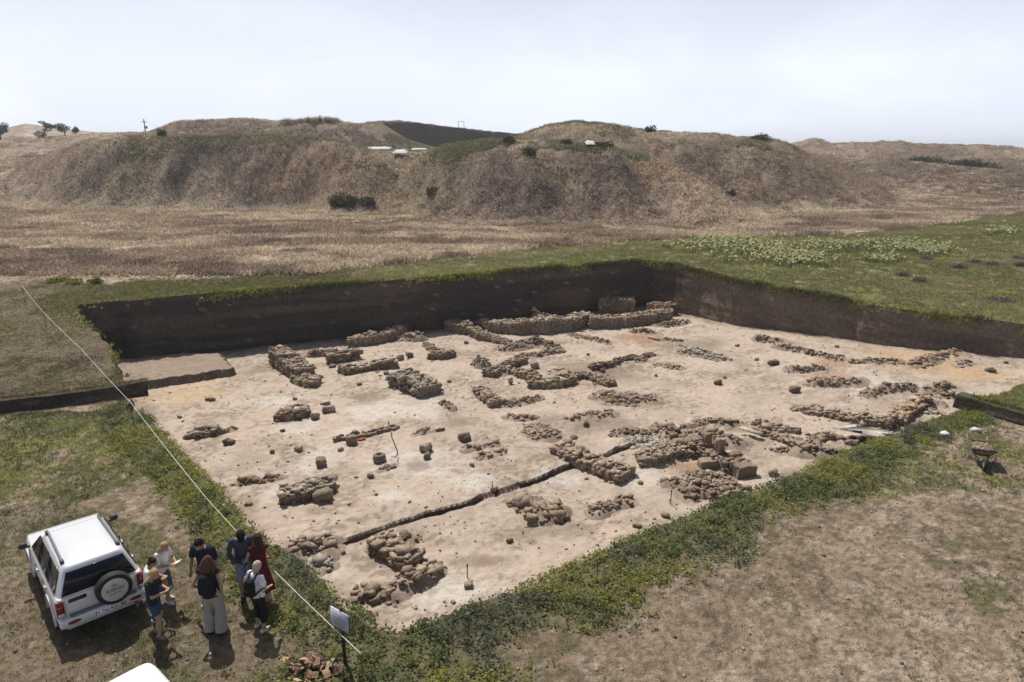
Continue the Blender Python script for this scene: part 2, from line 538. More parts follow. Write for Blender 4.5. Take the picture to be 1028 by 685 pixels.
# ------------------------------------------------------------------ pit floor height
def fplane(x, y): return .643 + .0317 * np.clip(x, -24, 30) - .0324 * np.clip(y, 6, 52)
def fpt(px, py, dz=0.0):
    z = 0.0
    for _ in range(14):
        p = at_z(px, py, z + dz); z = .5 * z + .5 * float(fplane(p[0], p[1]))
    return (p[0], p[1])
TRENCH = [fpt(*q) for q in ((298,560),(328,550),(390,527),(430,515),(475,503),(482,498),(520,486),(545,479),(562,470),(590,461),(632,450),(655,447),(700,452),(720,470),(762,478))]
LOWER = TRENCH + [fpt(*q) for q in ((830,470),(760,505),(640,560),(480,640),(400,700),(250,640))]
LEDGE = [fpt(*q, .36) for q in ((112,361),(185,354),(222,355),(236,370),(190,377),(130,385),(108,390))]
HUMPS = [(816,386,864,388,.32,.8),(872,397,916,392,.22,.7),(790,371,822,371,.2,.6),(930,391,950,390,.2,.6),(938,407,940,407,.18,.5),
         (700,440,735,448,.28,1.1),(640,450,655,455,.22,1.2),(672,488,690,488,.14,.6),(780,349,848,362,.12,.5),(760,342,782,344,.22,.6),
         (580,425,600,422,.16,.8),(606,398,650,402,.15,1.0),(690,352,724,358,.22,.7),(665,322,700,330,.2,1.0),(575,372,620,366,.18,1.2),
         (540,345,600,345,.15,1.0),(545,375,560,382,.1,.8),(860,362,905,366,.12,.5),(925,366,962,357,.15,.8),(812,455,870,448,.15,1.0),(445,408,452,411,.08,.4),
         (262,470,300,468,-.05,.8),(430,470,470,475,-.04,1.0),(345,395,380,400,-.05,1.0),(600,380,640,372,-.15,.9),(735,428,735,428,-.18,.6)]
HW = [(np.array(fpt(a, b)), np.array(fpt(c, d)), h, w) for a, b, c, d, h, w in HUMPS]
HOLE = np.array(fpt(890, 446))
def zf(x, y):
    x = np.asarray(x, float); y = np.asarray(y, float)
    z = fplane(x, y) + 0.13 * (fbm(x * 0.3, y * 0.3, 3, 90) - 0.5) + 0.07 * (fbm(x * 1.6, y * 1.6, 3, 91) - 0.5) + 0.06 * (fbm(x * 6, y * 6, 3, 92) - 0.5)
    d, _, _ = seg_dist(TRENCH[1:11], x, y, closed=False)
    near = points_in(LOWER, x, y)
    drop = np.where(near, -0.10 * (.35 + .9 * fbm(x * .5, y * .5, 2, 99)) * (0.35 + 0.65 * (1 - sstep(2.0, 7.0, d))), 0)
    z = z + drop
    cut = np.where(near, -0.05 * (1 - sstep(0.0, 0.30, d)), 0)
    z = z + cut
    led, _, _ = seg_dist(LEDGE, x, y)
    inn = points_in(LEDGE, x + 0.25 * (fbm(x * 2.2, y * 2.2, 3, 95) - .5), y + 0.35 * (fbm(x * 2.2, y * 2.2, 3, 96) - .5))
    z = z + np.where(inn, 0.36 + 0.12 * (fbm(x * 3, y * 3, 3, 97) - .5), 0)
    for a, b, h, w in HW:
        ab = b - a; L = ab @ ab + 1e-9
        t = np.clip(((x - a[0]) * ab[0] + (y - a[1]) * ab[1]) / L, 0, 1)
        dd = np.hypot(x - a[0] - t * ab[0], y - a[1] - t * ab[1])
        m = dd < 2.2 * w
        g = np.exp(-(dd / w) ** 2 * 1.4)
        z = z + np.where(m, h * g * (0.35 + 1.3 * fbm(x * 2.6, y * 2.6, 3, 98)), 0)
    dh = np.hypot((x - HOLE[0]) / 1.5, (y - HOLE[1]) / 0.8)
    z = z - 0.85 * (1 - sstep(0.6, 1.0, dh))
    return z
# a table of the floor's height, for the thousands of stones that stand on it
zf_exact = zf
_mn = PIT.min(0) - 1.5; _mx = PIT.max(0) + 1.5; _ST = 0.08
_gx = np.arange(_mn[0], _mx[0], _ST); _gy = np.arange(_mn[1], _mx[1], _ST)
_GX, _GY = np.meshgrid(_gx, _gy)
_TAB = zf_exact(_GX.ravel(), _GY.ravel()).reshape(_GX.shape)
def zf(x, y):
    x = np.asarray(x, float); y = np.asarray(y, float)
    u = np.clip((x - _mn[0]) / _ST, 0, len(_gx) - 1.001); v = np.clip((y - _mn[1]) / _ST, 0, len(_gy) - 1.001)
    i = u.astype(int); j = v.astype(int); a = u - i; b = v - j
    return (_TAB[j, i] * (1 - a) + _TAB[j, i + 1] * a) * (1 - b) + (_TAB[j + 1, i] * (1 - a) + _TAB[j + 1, i + 1] * a) * b
def floor_at(px, py): return on(px, py, zf)
def ground_at(px, py): return on(px, py, zg)

# ------------------------------------------------------------------ colour zones of the ground (worn earth, turf, dry grass)
def gpoly(q): return [tuple(ground_at(a, b)[:2]) for a, b in q]
_dry = [ground_at(a, b) for a, b in ((-80,288),(0,286),(120,285),(230,281),(300,277),(400,266),(500,253.5),(540,249),(600,246),(645,241),(700,240),(740,239),(850,236),(930,228),(975,222),(1028,213),(1110,205))]
DRY_T = np.array([p[0] / p[1] for p in _dry]); DRY_Y = np.array([p[1] for p in _dry])
def dryness(x, y):
    yb = np.interp(x / np.maximum(y, 1), DRY_T, DRY_Y)
    return sstep(-0.5, 0.9, y - yb + 1.6 * (fbm(x * 0.6, y * 0.6, 3, 120) - 0.5))
Z_LEFT = gpoly(((-90,440),(0,418),(134,408),(240,520),(262,560),(215,530),(150,478),(95,500),(40,512),(-90,540)))
Z_BARROW = gpoly(((870,447),(970,412),(1040,440),(1060,500),(960,492),(890,500),(820,500),(800,485)))
Z_RFAR = gpoly(((645,243),(740,240),(850,237),(930,229),(1028,215),(1130,205),(1130,360),(1028,330),(870,306),(780,290),(652,262)))
Z_CORNER = gpoly(((900,600),(1060,560),(1060,720),(860,720),(890,650)))
Z_CAR = gpoly(((-60,520),(60,500),(150,530),(190,560),(230,600),(300,620),(330,700),(-60,720)))

def pit_side_distance(x, y):
    d, _, _ = seg_dist(PITL[::2], x, y)
    return d
NEARL = RIM_NL[::-1] ; NEARR = RIM_NEAR[::-1]
def zone(x, y):
    """weights: green turf, weeds strip, dry grass"""
    d_nl, _, _ = seg_dist(RIM_NL, x, y, closed=False)
    d_nr, _, _ = seg_dist([(-1.9, 10.2)] + RIM_NEAR[::-1], x, y, closed=False)
    n = fbm(x * 0.8, y * 0.8, 4, 130)
    n2 = fbm(x * 0.22, y * 0.22, 3, 131)
    wd = 1 - .55 * sstep(9, 15, x)
    wn = 1 - sstep(1.0 * wd, 2.2 * wd, d_nr + 2.2 * (n - .5))
    wl = (1 - sstep(.7, 1.6, d_nl + 1.4 * (n - .5)))
    bottom = (1 - sstep(0.9, 2.4, np.hypot((x + 1.9) / 1.35, (y - 9.6) / 1.0) + 1.0 * (n - .5)))
    weed = np.clip(np.maximum(np.maximum(wn, wl), bottom), 0, 1)
    weed = np.where(y > 36, 0, weed)
    g = 0.10 + 0.0 * x
    g = np.where(points_in(Z_LEFT, x + 1.2 * (n - .5), y + 1.2 * (n2 - .5)), 0.80, g)
    g = np.where(points_in(Z_BARROW, x, y), 0.62, g)
    g = np.where(points_in(Z_CORNER, x, y), 0.36, g)
    g = np.where(points_in(Z_CAR, x, y), 0.55, g)
    high_l = ((x - STEP_A[0]) * STEP_N1[0] + (y - STEP_A[1]) * STEP_N1[1] > 0.1) & (x < -5)
    high_r = ((x - STEP_B[0]) * STEP_N2[0] + (y - STEP_B[1]) * STEP_N2[1] > 0.1) & (x > 5)
    g = np.where(high_l, 0.44, g)
    g = np.where(high_l & (y > 41.0), 0.55, g)
    g = np.where(high_r, 0.88, g)
    g = np.where((y > 44) & (x > -26), 0.80, g)
    g = np.where(points_in(Z_RFAR, x, y), 0.86, g)
    d_far, _, _ = seg_dist(RIM_FAR, x, y, closed=False)
    g = np.where((d_far < 5.5 + 3 * (n - .5)) & (y > 33) & (x > -27), 0.92, g)
    dry = np.where(y > 30, dryness(x, y), 0)
    return np.clip(g, 0, 1), weed, dry, n, n2

C_SOIL = np.array((.228, .172, .122)); C_SOIL2 = np.array((.335, .265, .198)); C_OLIVE = np.array((.120, .095, .062))
C_GREEN = np.array((.110, .115, .048)); C_YEL = np.array((.225, .225, .060)); C_DRY = np.array((.30, .232, .172)); C_DRY2 = np.array((.42, .345, .26))
C_SHRUB = np.array((.165, .128, .10)); C_EARTH = np.array((.046, .037, .031))
def march(px, py, y0=60, y1=240):
    """where the line of sight through a pixel of the photograph meets the hills"""
    a, b, c = ray(px, py); Y = np.arange(y0, y1, .5); X = a / b * Y
    k = np.argmax(zg(X, Y) > CAM_Z + c / b * Y)
    return np.array((X[k], Y[k]))
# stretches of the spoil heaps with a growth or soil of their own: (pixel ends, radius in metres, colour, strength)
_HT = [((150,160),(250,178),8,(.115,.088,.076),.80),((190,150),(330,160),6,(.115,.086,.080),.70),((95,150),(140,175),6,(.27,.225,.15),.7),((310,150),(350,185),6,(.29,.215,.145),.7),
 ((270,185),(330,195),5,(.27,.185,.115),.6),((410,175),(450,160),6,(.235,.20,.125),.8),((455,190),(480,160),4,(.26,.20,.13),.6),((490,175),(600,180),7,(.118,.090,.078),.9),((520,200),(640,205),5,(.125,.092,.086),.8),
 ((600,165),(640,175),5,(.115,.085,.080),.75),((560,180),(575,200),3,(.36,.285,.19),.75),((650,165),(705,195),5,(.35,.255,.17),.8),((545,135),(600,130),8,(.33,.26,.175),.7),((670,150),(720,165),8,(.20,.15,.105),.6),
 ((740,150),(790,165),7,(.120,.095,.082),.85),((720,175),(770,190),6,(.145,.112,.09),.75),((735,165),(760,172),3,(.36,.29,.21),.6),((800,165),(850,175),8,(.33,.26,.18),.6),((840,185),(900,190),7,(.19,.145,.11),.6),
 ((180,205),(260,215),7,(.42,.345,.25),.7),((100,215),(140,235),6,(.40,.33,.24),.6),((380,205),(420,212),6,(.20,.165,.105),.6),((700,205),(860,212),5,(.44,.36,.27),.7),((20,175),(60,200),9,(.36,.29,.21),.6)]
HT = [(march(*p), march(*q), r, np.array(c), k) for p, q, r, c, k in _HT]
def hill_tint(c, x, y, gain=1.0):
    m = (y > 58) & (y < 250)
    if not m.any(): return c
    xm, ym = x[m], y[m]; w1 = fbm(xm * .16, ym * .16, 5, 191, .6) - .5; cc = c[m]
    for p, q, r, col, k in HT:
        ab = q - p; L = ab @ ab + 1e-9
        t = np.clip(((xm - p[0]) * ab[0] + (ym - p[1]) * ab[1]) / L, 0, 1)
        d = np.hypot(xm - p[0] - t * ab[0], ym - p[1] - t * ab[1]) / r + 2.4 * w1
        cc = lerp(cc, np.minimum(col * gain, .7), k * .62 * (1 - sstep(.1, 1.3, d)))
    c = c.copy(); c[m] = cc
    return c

def lerp(a, b, t): return a * (1 - t[:, None]) + b * t[:, None]
def ground_colour(x, y, z, slope):
    g, weed, dry, n, n2 = zone(x, y)
    fine = fbm(x * 5, y * 5, 3, 133); mid = fbm(x * 1.9, y * 1.9, 4, 134)
    c = lerp(np.tile(C_SOIL, (len(x), 1)), C_SOIL2, sstep(.42, .68, mid * .6 + n2 * .4))
    c = lerp(c, C_OLIVE, 0.75 * sstep(.46, .62, fine * .55 + n * .45) * np.where(y > 40, .3, 1))
    spk = sstep(.56, .66, fbm(x * 8, y * 8, 3, 145) * .7 + mid * .3) * (y < 32)
    c = lerp(c, np.array((.100, .082, .052)), .72 * spk)
    c = lerp(c, np.array((.36, .30, .245)), .55 * sstep(.64, .74, fbm(x * 6 + 3, y * 6, 3, 146)) * (y < 32))
    gm = sstep(.62 - .34 * g, .80 - .40 * g, n * .6 + fine * .4)
    c = lerp(c, C_GREEN, np.clip(gm * (0.25 + g), 0, .92))
    yl = sstep(.48, .64, fbm(x * .5, y * .5, 3, 136)) * g
    c = lerp(c, C_YEL, 0.55 * yl * gm)
    high_l = ((x - STEP_A[0]) * STEP_N1[0] + (y - STEP_A[1]) * STEP_N1[1] > 0.1) & (x < -5) & (y < 42)
    c = np.where(high_l[:, None], lerp(c, np.array((.108, .084, .054)), 0.72 + 0 * x), c)
    c = np.where(points_in(Z_CAR, x, y)[:, None], lerp(c, np.array((.120, .098, .066)), .50 + 0 * x), c)
    c = lerp(c, C_GREEN * .8, weed * .7)
    d = lerp(np.tile(C_DRY, (len(x), 1)), C_DRY2, sstep(.48, .66, fbm(x * .16, y * .3, 4, 137)))
    d = lerp(d, C_DRY * .62, sstep(.50, .64, fbm(x * .33 + 5, y * .5, 4, 138)) * .8)
    c = lerp(c, d, dry)
    c = lerp(c, np.array((.215, .165, .120)), .75 * sstep(.10, .30, slope) * dry)
    # spoil heaps: dark scrub on the slopes, some green along the tops
    sl = sstep(.22, .50, slope) * dry
    c = lerp(c, C_SHRUB, sl * sstep(.40, .62, fbm(x * .25, y * .25, 4, 140)) * .8)
    c = lerp(c, np.array((.135, .105, .080)), sstep(.06, .16, slope) * (y > 95) * (x > 35) * sstep(.3, .55, fbm(x * .06, y * .06, 4, 143)) * .85)  # right hills: slope shading put into the colour so the ridges show
    top = sstep(9.0, 10.0, z) * (1 - sstep(.30, .6, slope)) * dry * (1 - sstep(165, 190, y))
    c = lerp(c, np.array((.085, .090, .042)), top * sstep(.36, .52, fbm(x * .12, y * .12, 3, 141)) * .9 * (np.abs(x) < 45))
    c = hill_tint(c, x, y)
    cut = sstep(1.4, 2.4, slope) * (y < 135)
    c = lerp(c, C_EARTH, cut)
    return c

def fan_axes():
    r = [8.0]
    while r[-1] < 150: r.append(r[-1] * 1.0042)
    while r[-1] < 1800: r.append(r[-1] * 1.0135)
    return np.array(r), np.linspace(-1.5, 1.5, 1040)

def build_ground():
    r, t = fan_axes()
    X = r[:, None] * t[None, :]; Y = np.repeat((r - 8.0)[:, None], len(t), 1)
    x = X.ravel().copy(); y = Y.ravel().copy()
    # snap the cells that meet the rim onto the rim
    mn = PIT.min(0) - 2; mx = PIT.max(0) + 2
    box = (x > mn[0]) & (x < mx[0]) & (y > mn[1]) & (y < mx[1])
    inside = np.zeros(len(x), bool); inside[box] = points_in(PITL, x[box], y[box])
    cell = 0.0042 * (y + 8) * 0.62 + 0.01
    d = np.full(len(x), 1e9); qx = x.copy(); qy = y.copy()
    d[box], qx[box], qy[box] = seg_dist(PITL, x[box], y[box])
    snap = d < cell
    x[snap] = qx[snap]; y[snap] = qy[snap]
    z = zg(x, y)
    nr, nt = len(r), len(t)
    Z = z.reshape(nr, nt)
    dzr = np.gradient(Z, axis=0) / np.maximum(np.gradient(r)[:, None], 1e-6)
    dzt = np.gradient(Z, axis=1) / (r[:, None] * (t[1] - t[0]))
    slope = np.hypot(dzr, dzt).ravel()
    c = ground_colour(x, y, z, slope)
    hole = inside & ~snap
    idx = np.arange(nr * nt).reshape(nr, nt)
    q = np.stack([idx[:-1, :-1], idx[:-1, 1:], idx[1:, 1:], idx[1:, :-1]], -1).reshape(-1, 4)
    keep = ~hole[q].any(1) & ~(snap[q].all(1) & inside[q].any(1))
    q = q[keep]
    mb = MB(); mb.add(np.stack([x, y, z], 1), quads=q, col=c)
    o = mb.build('ground', M_GROUND, smooth=True)
    tag(o, kind='structure')

def build_floor():
    r, t = fan_axes()
    r = r[(r < 82) & (r > 15)]
    r2 = [15.0]
    while r2[-1] < 76: r2.append(r2[-1] * 1.0031)
    r = np.array(r2); t = np.linspace(-.95, .95, 900)
    X = r[:, None] * t[None, :]; Y = np.repeat((r - 8.0)[:, None], len(t), 1)
    x = X.ravel(); y = Y.ravel()
    z = zf_exact(x, y)
    inside = points_in(PITL, x, y)
    d, _, _ = seg_dist(PITL[::2], x, y)
    ok = inside | (d < 0.7)
    nr, nt = len(r), len(t)
    Z = z.reshape(nr, nt)
    slope = np.hypot(np.gradient(Z, axis=0) / np.gradient(r)[:, None], np.gradient(Z, axis=1) / (r[:, None] * (t[1] - t[0]))).ravel()
    n1 = fbm(x * .35, y * .35, 4, 150); n2 = fbm(x * 2.2, y * 2.2, 4, 151); n3 = fbm(x * 7, y * 7, 3, 152)
    c = lerp(np.tile((.455, .370, .298), (len(x), 1)), np.array((.375, .300, .238)), sstep(.42, .62, n1))
    c = lerp(c, np.array((.46, .39, .32)), .7 * sstep(.50, .66, n2 * .5 + n1 * .5))
    c = lerp(c, np.array((.21, .158, .118)), .65 * sstep(.52, .65, n3 * .55 + fbm(x * .8, y * .8, 3, 154) * .45))
    BN = fbm(x * .9, y * .9, 6, 155, .62)
    def blob(px, py, w, hgt, col, k):
        nonlocal c
        p = fpt(px, py); q = fpt(px + w, py); s = fpt(px, py - hgt)
        rx = abs(q[0] - p[0]); ry = abs(s[1] - p[1])
        dd = np.hypot((x - p[0]) / rx, (y - p[1]) / ry) + 1.5 * (BN - .5)
        c = lerp(c, np.array(col), k * (1 - sstep(.35, 1.15, dd)))
    white = (.56, .52, .47)
    for b in ((320,460,26,16),(350,435,22,14),(420,465,60,16),(470,482,40,10),(300,430,30,10),(268,500,14,14),(440,590,60,18),(330,575,30,10),(400,410,60,14),(560,480,30,10),(640,480,30,12),(870,385,60,12),(390,500,30,8),(270,402,40,8),(690,560,40,8)):
        blob(*b, white, .55)
    for b in ((175,392,50,16),(200,398,30,8)): blob(*b, (.48, .36, .22), .5)
    for b in ((915,362,50,16),(950,370,40,14),(985,375,40,10)): blob(*b, (.44, .31, .19), .65)
    for b in ((840,380,30,7),(645,340,30,7),(700,470,30,8),(725,478,24,5),(835,365,25,5)): blob(*b, (.33, .19, .125), .7)
    for b in ((458,423,14,6),(420,468,16,6),(260,372,20,5),(500,560,26,7),(470,560,30,8),(560,530,40,10),(620,375,30,9),(740,430,22,7),(600,425,60,12),(700,480,36,12),(365,400,20,6),(560,420,30,8),(320,513,16,5),(580,372,40,10),(690,345,40,10)):
        blob(*b, (.215, .162, .125), .6)
    led = points_in(LEDGE, x, y)
    c = np.where(led[:, None], lerp(c, np.array((.25, .19, .145)), .75 + 0 * x), c)
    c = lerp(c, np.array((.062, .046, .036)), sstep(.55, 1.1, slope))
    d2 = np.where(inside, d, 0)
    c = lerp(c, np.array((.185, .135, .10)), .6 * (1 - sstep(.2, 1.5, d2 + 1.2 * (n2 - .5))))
    idx = np.arange(nr * nt).reshape(nr, nt)
    q = np.stack([idx[:-1, :-1], idx[:-1, 1:], idx[1:, 1:], idx[1:, :-1]], -1).reshape(-1, 4)
    q = q[ok[q].all(1)]
    used = np.unique(q); re = np.full(nr * nt, -1, np.int64); re[used] = np.arange(len(used))
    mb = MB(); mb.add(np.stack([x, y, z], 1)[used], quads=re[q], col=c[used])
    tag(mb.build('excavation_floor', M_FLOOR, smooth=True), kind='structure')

def build_pit_walls():
    n = len(PIT)
    d = np.roll(PIT, -1, 0) - np.roll(PIT, 1, 0); d /= np.linalg.norm(d, axis=1)[:, None] + 1e-9
    inn = np.stack([-d[:, 1], d[:, 0]], 1) * ORI
    for _ in range(3): inn = inn + np.roll(inn, 1, 0) + np.roll(inn, -1, 0)
    inn /= np.linalg.norm(inn, axis=1)[:, None]
    kk = 26
    zt = zg(PIT[:, 0], PIT[:, 1])
    bat = np.array([{'far': .30, 'r': .40, 'l': .55, 'block': .35, 'near': .55, 'nl': .55}[s] for s in PITS])
    s = np.arange(n) * .28
    zbot = fplane(PIT[:, 0], PIT[:, 1]) - .40
    V = []; C = []
    for k in range(kk + 2):
        if k == 0:
            off = -1.1 + 0 * s; Pk = PIT + inn * off[:, None]; z = zg(Pk[:, 0], Pk[:, 1]) - 0.035
        elif k == 1: off = -0.02 + 0 * s; z = zt - 0.012
        else:
            f = (k - 1) / kk
            z = zt + (zbot - zt) * f
            nn = fbm(s * .8, z * 1.4, 4, 160) - .5
            n2 = fbm(s * 3.1, z * 4.2, 3, 161) - .5
            off = bat * (f ** 1.2) + .34 * nn * min(1, f * 4) + .13 * n2 * min(1, f * 6)
        P = PIT + inn * off[:, None]
        V.append(np.stack([P[:, 0], P[:, 1], z], 1))
        # layers of the cut: dark humus on top, browner below
        h = zt - z
        lip = k < 2
        lay = fbm(s * .25, h * 3.0, 4, 162); spk = fbm(s * 5, h * 9, 2, 163)
        c = lerp(np.tile((.075, .061, .052), (n, 1)), np.array((.140, .108, .086)), sstep(.35, .7, lay) * .8)
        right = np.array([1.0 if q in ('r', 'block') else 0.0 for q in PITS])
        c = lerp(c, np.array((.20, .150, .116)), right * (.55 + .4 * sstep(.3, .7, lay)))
        c = lerp(c, np.array((.17, .10, .065)), .5 * sstep(.60, .75, fbm(s * .18, h * 1.3 + 7, 3, 164)) * sstep(1.0, 1.8, h))
        c = lerp(c, np.array((.30, .26, .22)), sstep(.80, .90, spk) * .8)
        C.append(np.tile((.13, .10, .07), (n, 1)) if lip else c)
    V = np.concatenate(V); C = np.concatenate(C)
    Q = []
    for k in range(kk + 1):
        a = np.arange(n) + k * n; b = (np.arange(n) + 1) % n + k * n
        quad = np.stack([a, b, b + n, a + n], 1) if ORI < 0 else np.stack([b, a, a + n, b + n], 1)
        Q.append(quad)
    mb = MB(); mb.add(V, quads=np.concatenate(Q), col=C)
    tag(mb.build('excavation_walls', M_WALL, smooth=True), kind='structure')

M_GROUND = vcol_mat('turf_and_soil', scale=7, lo=.48, hi=1.52, bump=.8, bscale=13, bdist=.07, grit=45)
M_FLOOR = vcol_mat('trodden_clay', scale=4, lo=.80, hi=1.17, bump=.75, bscale=9, bdist=.07, grit=26)
M_WALL = vcol_mat('cut_earth', scale=6, lo=.65, hi=1.4, bump=.9, bscale=9, bdist=.12)
M_STONE = vcol_mat('rubble_stone', scale=9, lo=.70, hi=1.25, bump=.6, bscale=22, bdist=.03)
M_LEAF = vcol_mat('leaves', rough=.7, scale=3, lo=.8, hi=1.2, spec=.2, thin=.5)
M_STRAW = vcol_mat('dry_stalks', rough=.9, scale=.4, lo=.8, hi=1.2, spec=.1, thin=.5)
def far_bank(name, rows, base_py, seed):
    """the dark upright cut of the old dig on the hilltop"""
    pts = [at_y(a, b, Y) for a, b, Y in rows]; bots = [at_y(r[0], q, r[2]) for r, q in zip(rows, base_py)]
    n = 90; s = np.linspace(0, 1, n); u = np.linspace(0, 1, len(rows)); kk = 8
    T = np.stack([np.interp(s, u, [p[k] for p in pts]) for k in range(3)], 1)
    B = np.stack([np.interp(s, u, [p[k] for p in bots]) for k in range(3)], 1)
    V = []; C = []
    for k in range(kk + 2):
        f = min(1, max(0, (k - 1) / kk))
        P = T + (B - T) * f
        P[:, 2] += .35 * (fbm(s * 40, s * 0 + 1, 3, seed) - .5) * (1 - f)
        P[:, 1] += (1.6 if k == 0 else -.9 * f + 1.2 * (fbm(s * 30, s * 0 + f * 6, 3, seed + 1) - .5))
        V.append(P)
        c = lerp(np.tile((.085, .068, .059), (n, 1)), np.array((.135, .108, .090)), fbm(s * 12, s * 0 + f * 7, 3, seed + 2))
        C.append(c if k else np.tile((.10, .10, .05), (n, 1)))
    Q = np.concatenate([np.stack([np.arange(n - 1) + k * n, np.arange(n - 1) + (k + 1) * n, np.arange(1, n) + (k + 1) * n, np.arange(1, n) + k * n], 1) for k in range(kk + 1)])
    mb = MB(); mb.add(np.concatenate(V), quads=Q, col=np.concatenate(C))
    tag(mb.build(name, M_WALL), kind='structure')

def cut_strip(name, pts, up, ztf, zbf, seed, lift=.01, back=.5, kk=10, rag=.10, bright=1.0, wob=.30, lip=(.14, .11, .075)):
    """a raw upright face of earth along a step; 'up' is the side that stands higher (+1 left of travel)"""
    C, L = _res(pts, .10); n = len(C); s = np.arange(n) * .10
    d = np.gradient(C, axis=0); d /= np.linalg.norm(d, axis=1)[:, None] + 1e-9
    nn = np.stack([-d[:, 1], d[:, 0]], 1) * up
    C = C + nn * ((fbm(s * .8, s * 0 + 2, 4, seed) - .5) * wob)[:, None]
    A = C + nn * back; B = C - nn * .25
    zt = ztf(A[:, 0], A[:, 1]); zb = zbf(B[:, 0], B[:, 1]) - .05
    zt = np.maximum(zt, zb + .02)
    V = []; K = []
    k0 = 0 if bright == 1.0 else 1                       # the low trench edge has no turf lip
    for k in range(k0, kk + 2):
        f = max(0, (k - 1) / kk)
        o = back if k == 0 else ((-.14 * f) if bright == 1.0 else (-.07 - .07 * f)) + rag * (fbm(s * 2.2, s * 0 + f * 3, 3, seed + 1) - .5) * (.4 + f)
        P = C + nn * (np.zeros(n) + o)[:, None]
        z = zt - .02 + (0 if k == 0 else lift) + (zb - zt) * f
        V.append(np.stack([P[:, 0], P[:, 1], z], 1))
        K.append(lerp(np.tile((.050, .039, .032), (n, 1)), np.array((.105, .078, .060)), sstep(.4, .7, fbm(s * 1.5, s * 0 + f * 3, 3, seed + 2))) * bright if k > 1 or k0 else np.tile(lip, (n, 1)) * (1 if bright == 1.0 else 2.7))
    Q = np.concatenate([np.stack([np.arange(n - 1) + k * n, np.arange(1, n) + k * n, np.arange(1, n) + (k + 1) * n, np.arange(n - 1) + (k + 1) * n], 1) for k in range(kk + 1 - k0)])
    mb = MB(); mb.add(np.concatenate(V), quads=Q, col=np.concatenate(K))
    tag(mb.build(name, M_WALL), kind='structure')

def _res(P, step):
    P = np.asarray(P, float); g = np.linalg.norm(np.diff(P, axis=0), axis=1); L = g.sum(); n = max(3, int(L / step) + 1)
    s = np.linspace(0, L, n); cs = np.concatenate([[0], np.cumsum(g)])
    return np.stack([np.interp(s, cs, P[:, k]) for k in range(2)], 1), L

build_ground()
_a = STEP_A + np.array((.35, .15)); _b = STEP_A + np.array((-.917, -.40)) * 30
cut_strip('turf_step', [_b, _a], 1, zg, zg, 181)
_c = STEP_B + np.array((.558, -.83)) * 14
cut_strip('turf_step', [STEP_B - np.array((.558, -.83)) * .5, _c], 1, zg, zg, 183, lip=(.10, .105, .045))
cut_strip('trench_edge', TRENCH[1:6], 1, zf, zf, 185, back=.12, rag=.06, bright=1.3, wob=.06)
cut_strip('trench_edge', TRENCH[6:11], 1, zf, zf, 187, back=.12, rag=.06, bright=1.3, wob=.06)
far_bank('old_excavation_bank', ((384,123,182),(392,122.6,181),(410,122.6,181),(440,126,180),(480,131,178),(520,134.5,176),(540,136,176)), (124,129,140,148.5,149,149,149), 171)
far_bank('old_excavation_bank', ((322,127,147),(335,128.5,147),(352,133,147),(380,140,147),(398,146.5,147)), (150,150,150,150,150), 175)
build_floor()
build_pit_walls()
def build_haze():
    """the summer air over the steppe"""
    m = MB(); add_box(m, (0, 0, 13.0), (4600, 4600, 36.0))
    hm = bpy.data.materials.new('hazy_air'); hm.use_nodes = True; nt = hm.node_tree; nt.nodes.clear()
    o = nt.nodes.new('ShaderNodeOutputMaterial'); v = nt.nodes.new('ShaderNodeVolumePrincipled')
    v.inputs['Color'].default_value = (.86, .90, .96, 1); v.inputs['Density'].default_value = 0.00042; v.inputs['Anisotropy'].default_value = .3
    nt.links.new(v.outputs['Volume'], o.inputs['Volume'])
    tag(m.build('haze', hm), kind='stuff')
build_haze()
# ================================================================== RUINS
def hull_stone(seed, kind=0):
    """an angular lump: a box with knocked-about corners, some of them broken off"""
    r = np.random.RandomState(seed)
    p = []
    for q in BOXV * 2:
        if r.rand() < .86: p.append(q * r.uniform(.76, 1.0, 3))
        else:
            for k in range(3):
                w = q.copy(); w[k] *= r.uniform(.25, .7); p.append(w * r.uniform(.8, 1.0, 3))
    for k in range(kind // 2):
        q = r.normal(size=3); p.append(q / np.linalg.norm(q) * r.uniform(.9, 1.12))
    bm = bmesh.new()
    for q in p: bm.verts.new(q)
    bmesh.ops.convex_hull(bm, input=bm.verts[:])
    bmesh.ops.delete(bm, geom=[v for v in bm.verts if not v.link_faces], context='VERTS')
    bmesh.ops.triangulate(bm, faces=bm.faces[:])
    bm.verts.index_update()
    V = np.array([v.co[:] for v in bm.verts]); T = np.array([[v.index for v in f.verts] for f in bm.faces])
    bm.free()
    return V / np.abs(V).max(0), T
STONES = [hull_stone(100 + i, i % 3) for i in range(24)]
TINTS = {'tan': (.285, .222, .164), 'grey': (.262, .212, .168), 'brown': (.228, .172, .126), 'pale': (.36, .32, .27), 'orange': (.34, .245, .17), 'green': (.225, .185, .120), 'mud': (.165, .122, .092)}

def add_stone(mb, c, size, rot=None, col=(.2, .16, .12), tilt=.25):
    V, T = STONES[RS.randint(len(STONES))]
    M = rotz(rot if rot is not None else RS.uniform(0, 6.28)) @ rotx(RS.uniform(-tilt, tilt)) @ roty(RS.uniform(-tilt, tilt))
    k = np.asarray(col) * RS.uniform(.84, 1.13) * (1 + RS.uniform(-.03, .03, 3))
    if RS.rand() < .05: k = np.asarray((.40, .345, .28)) * RS.uniform(.8, 1.1)
    mb.add((V * (np.asarray(size) * .5)) @ M.T + np.asarray(c), tris=T, col=k)

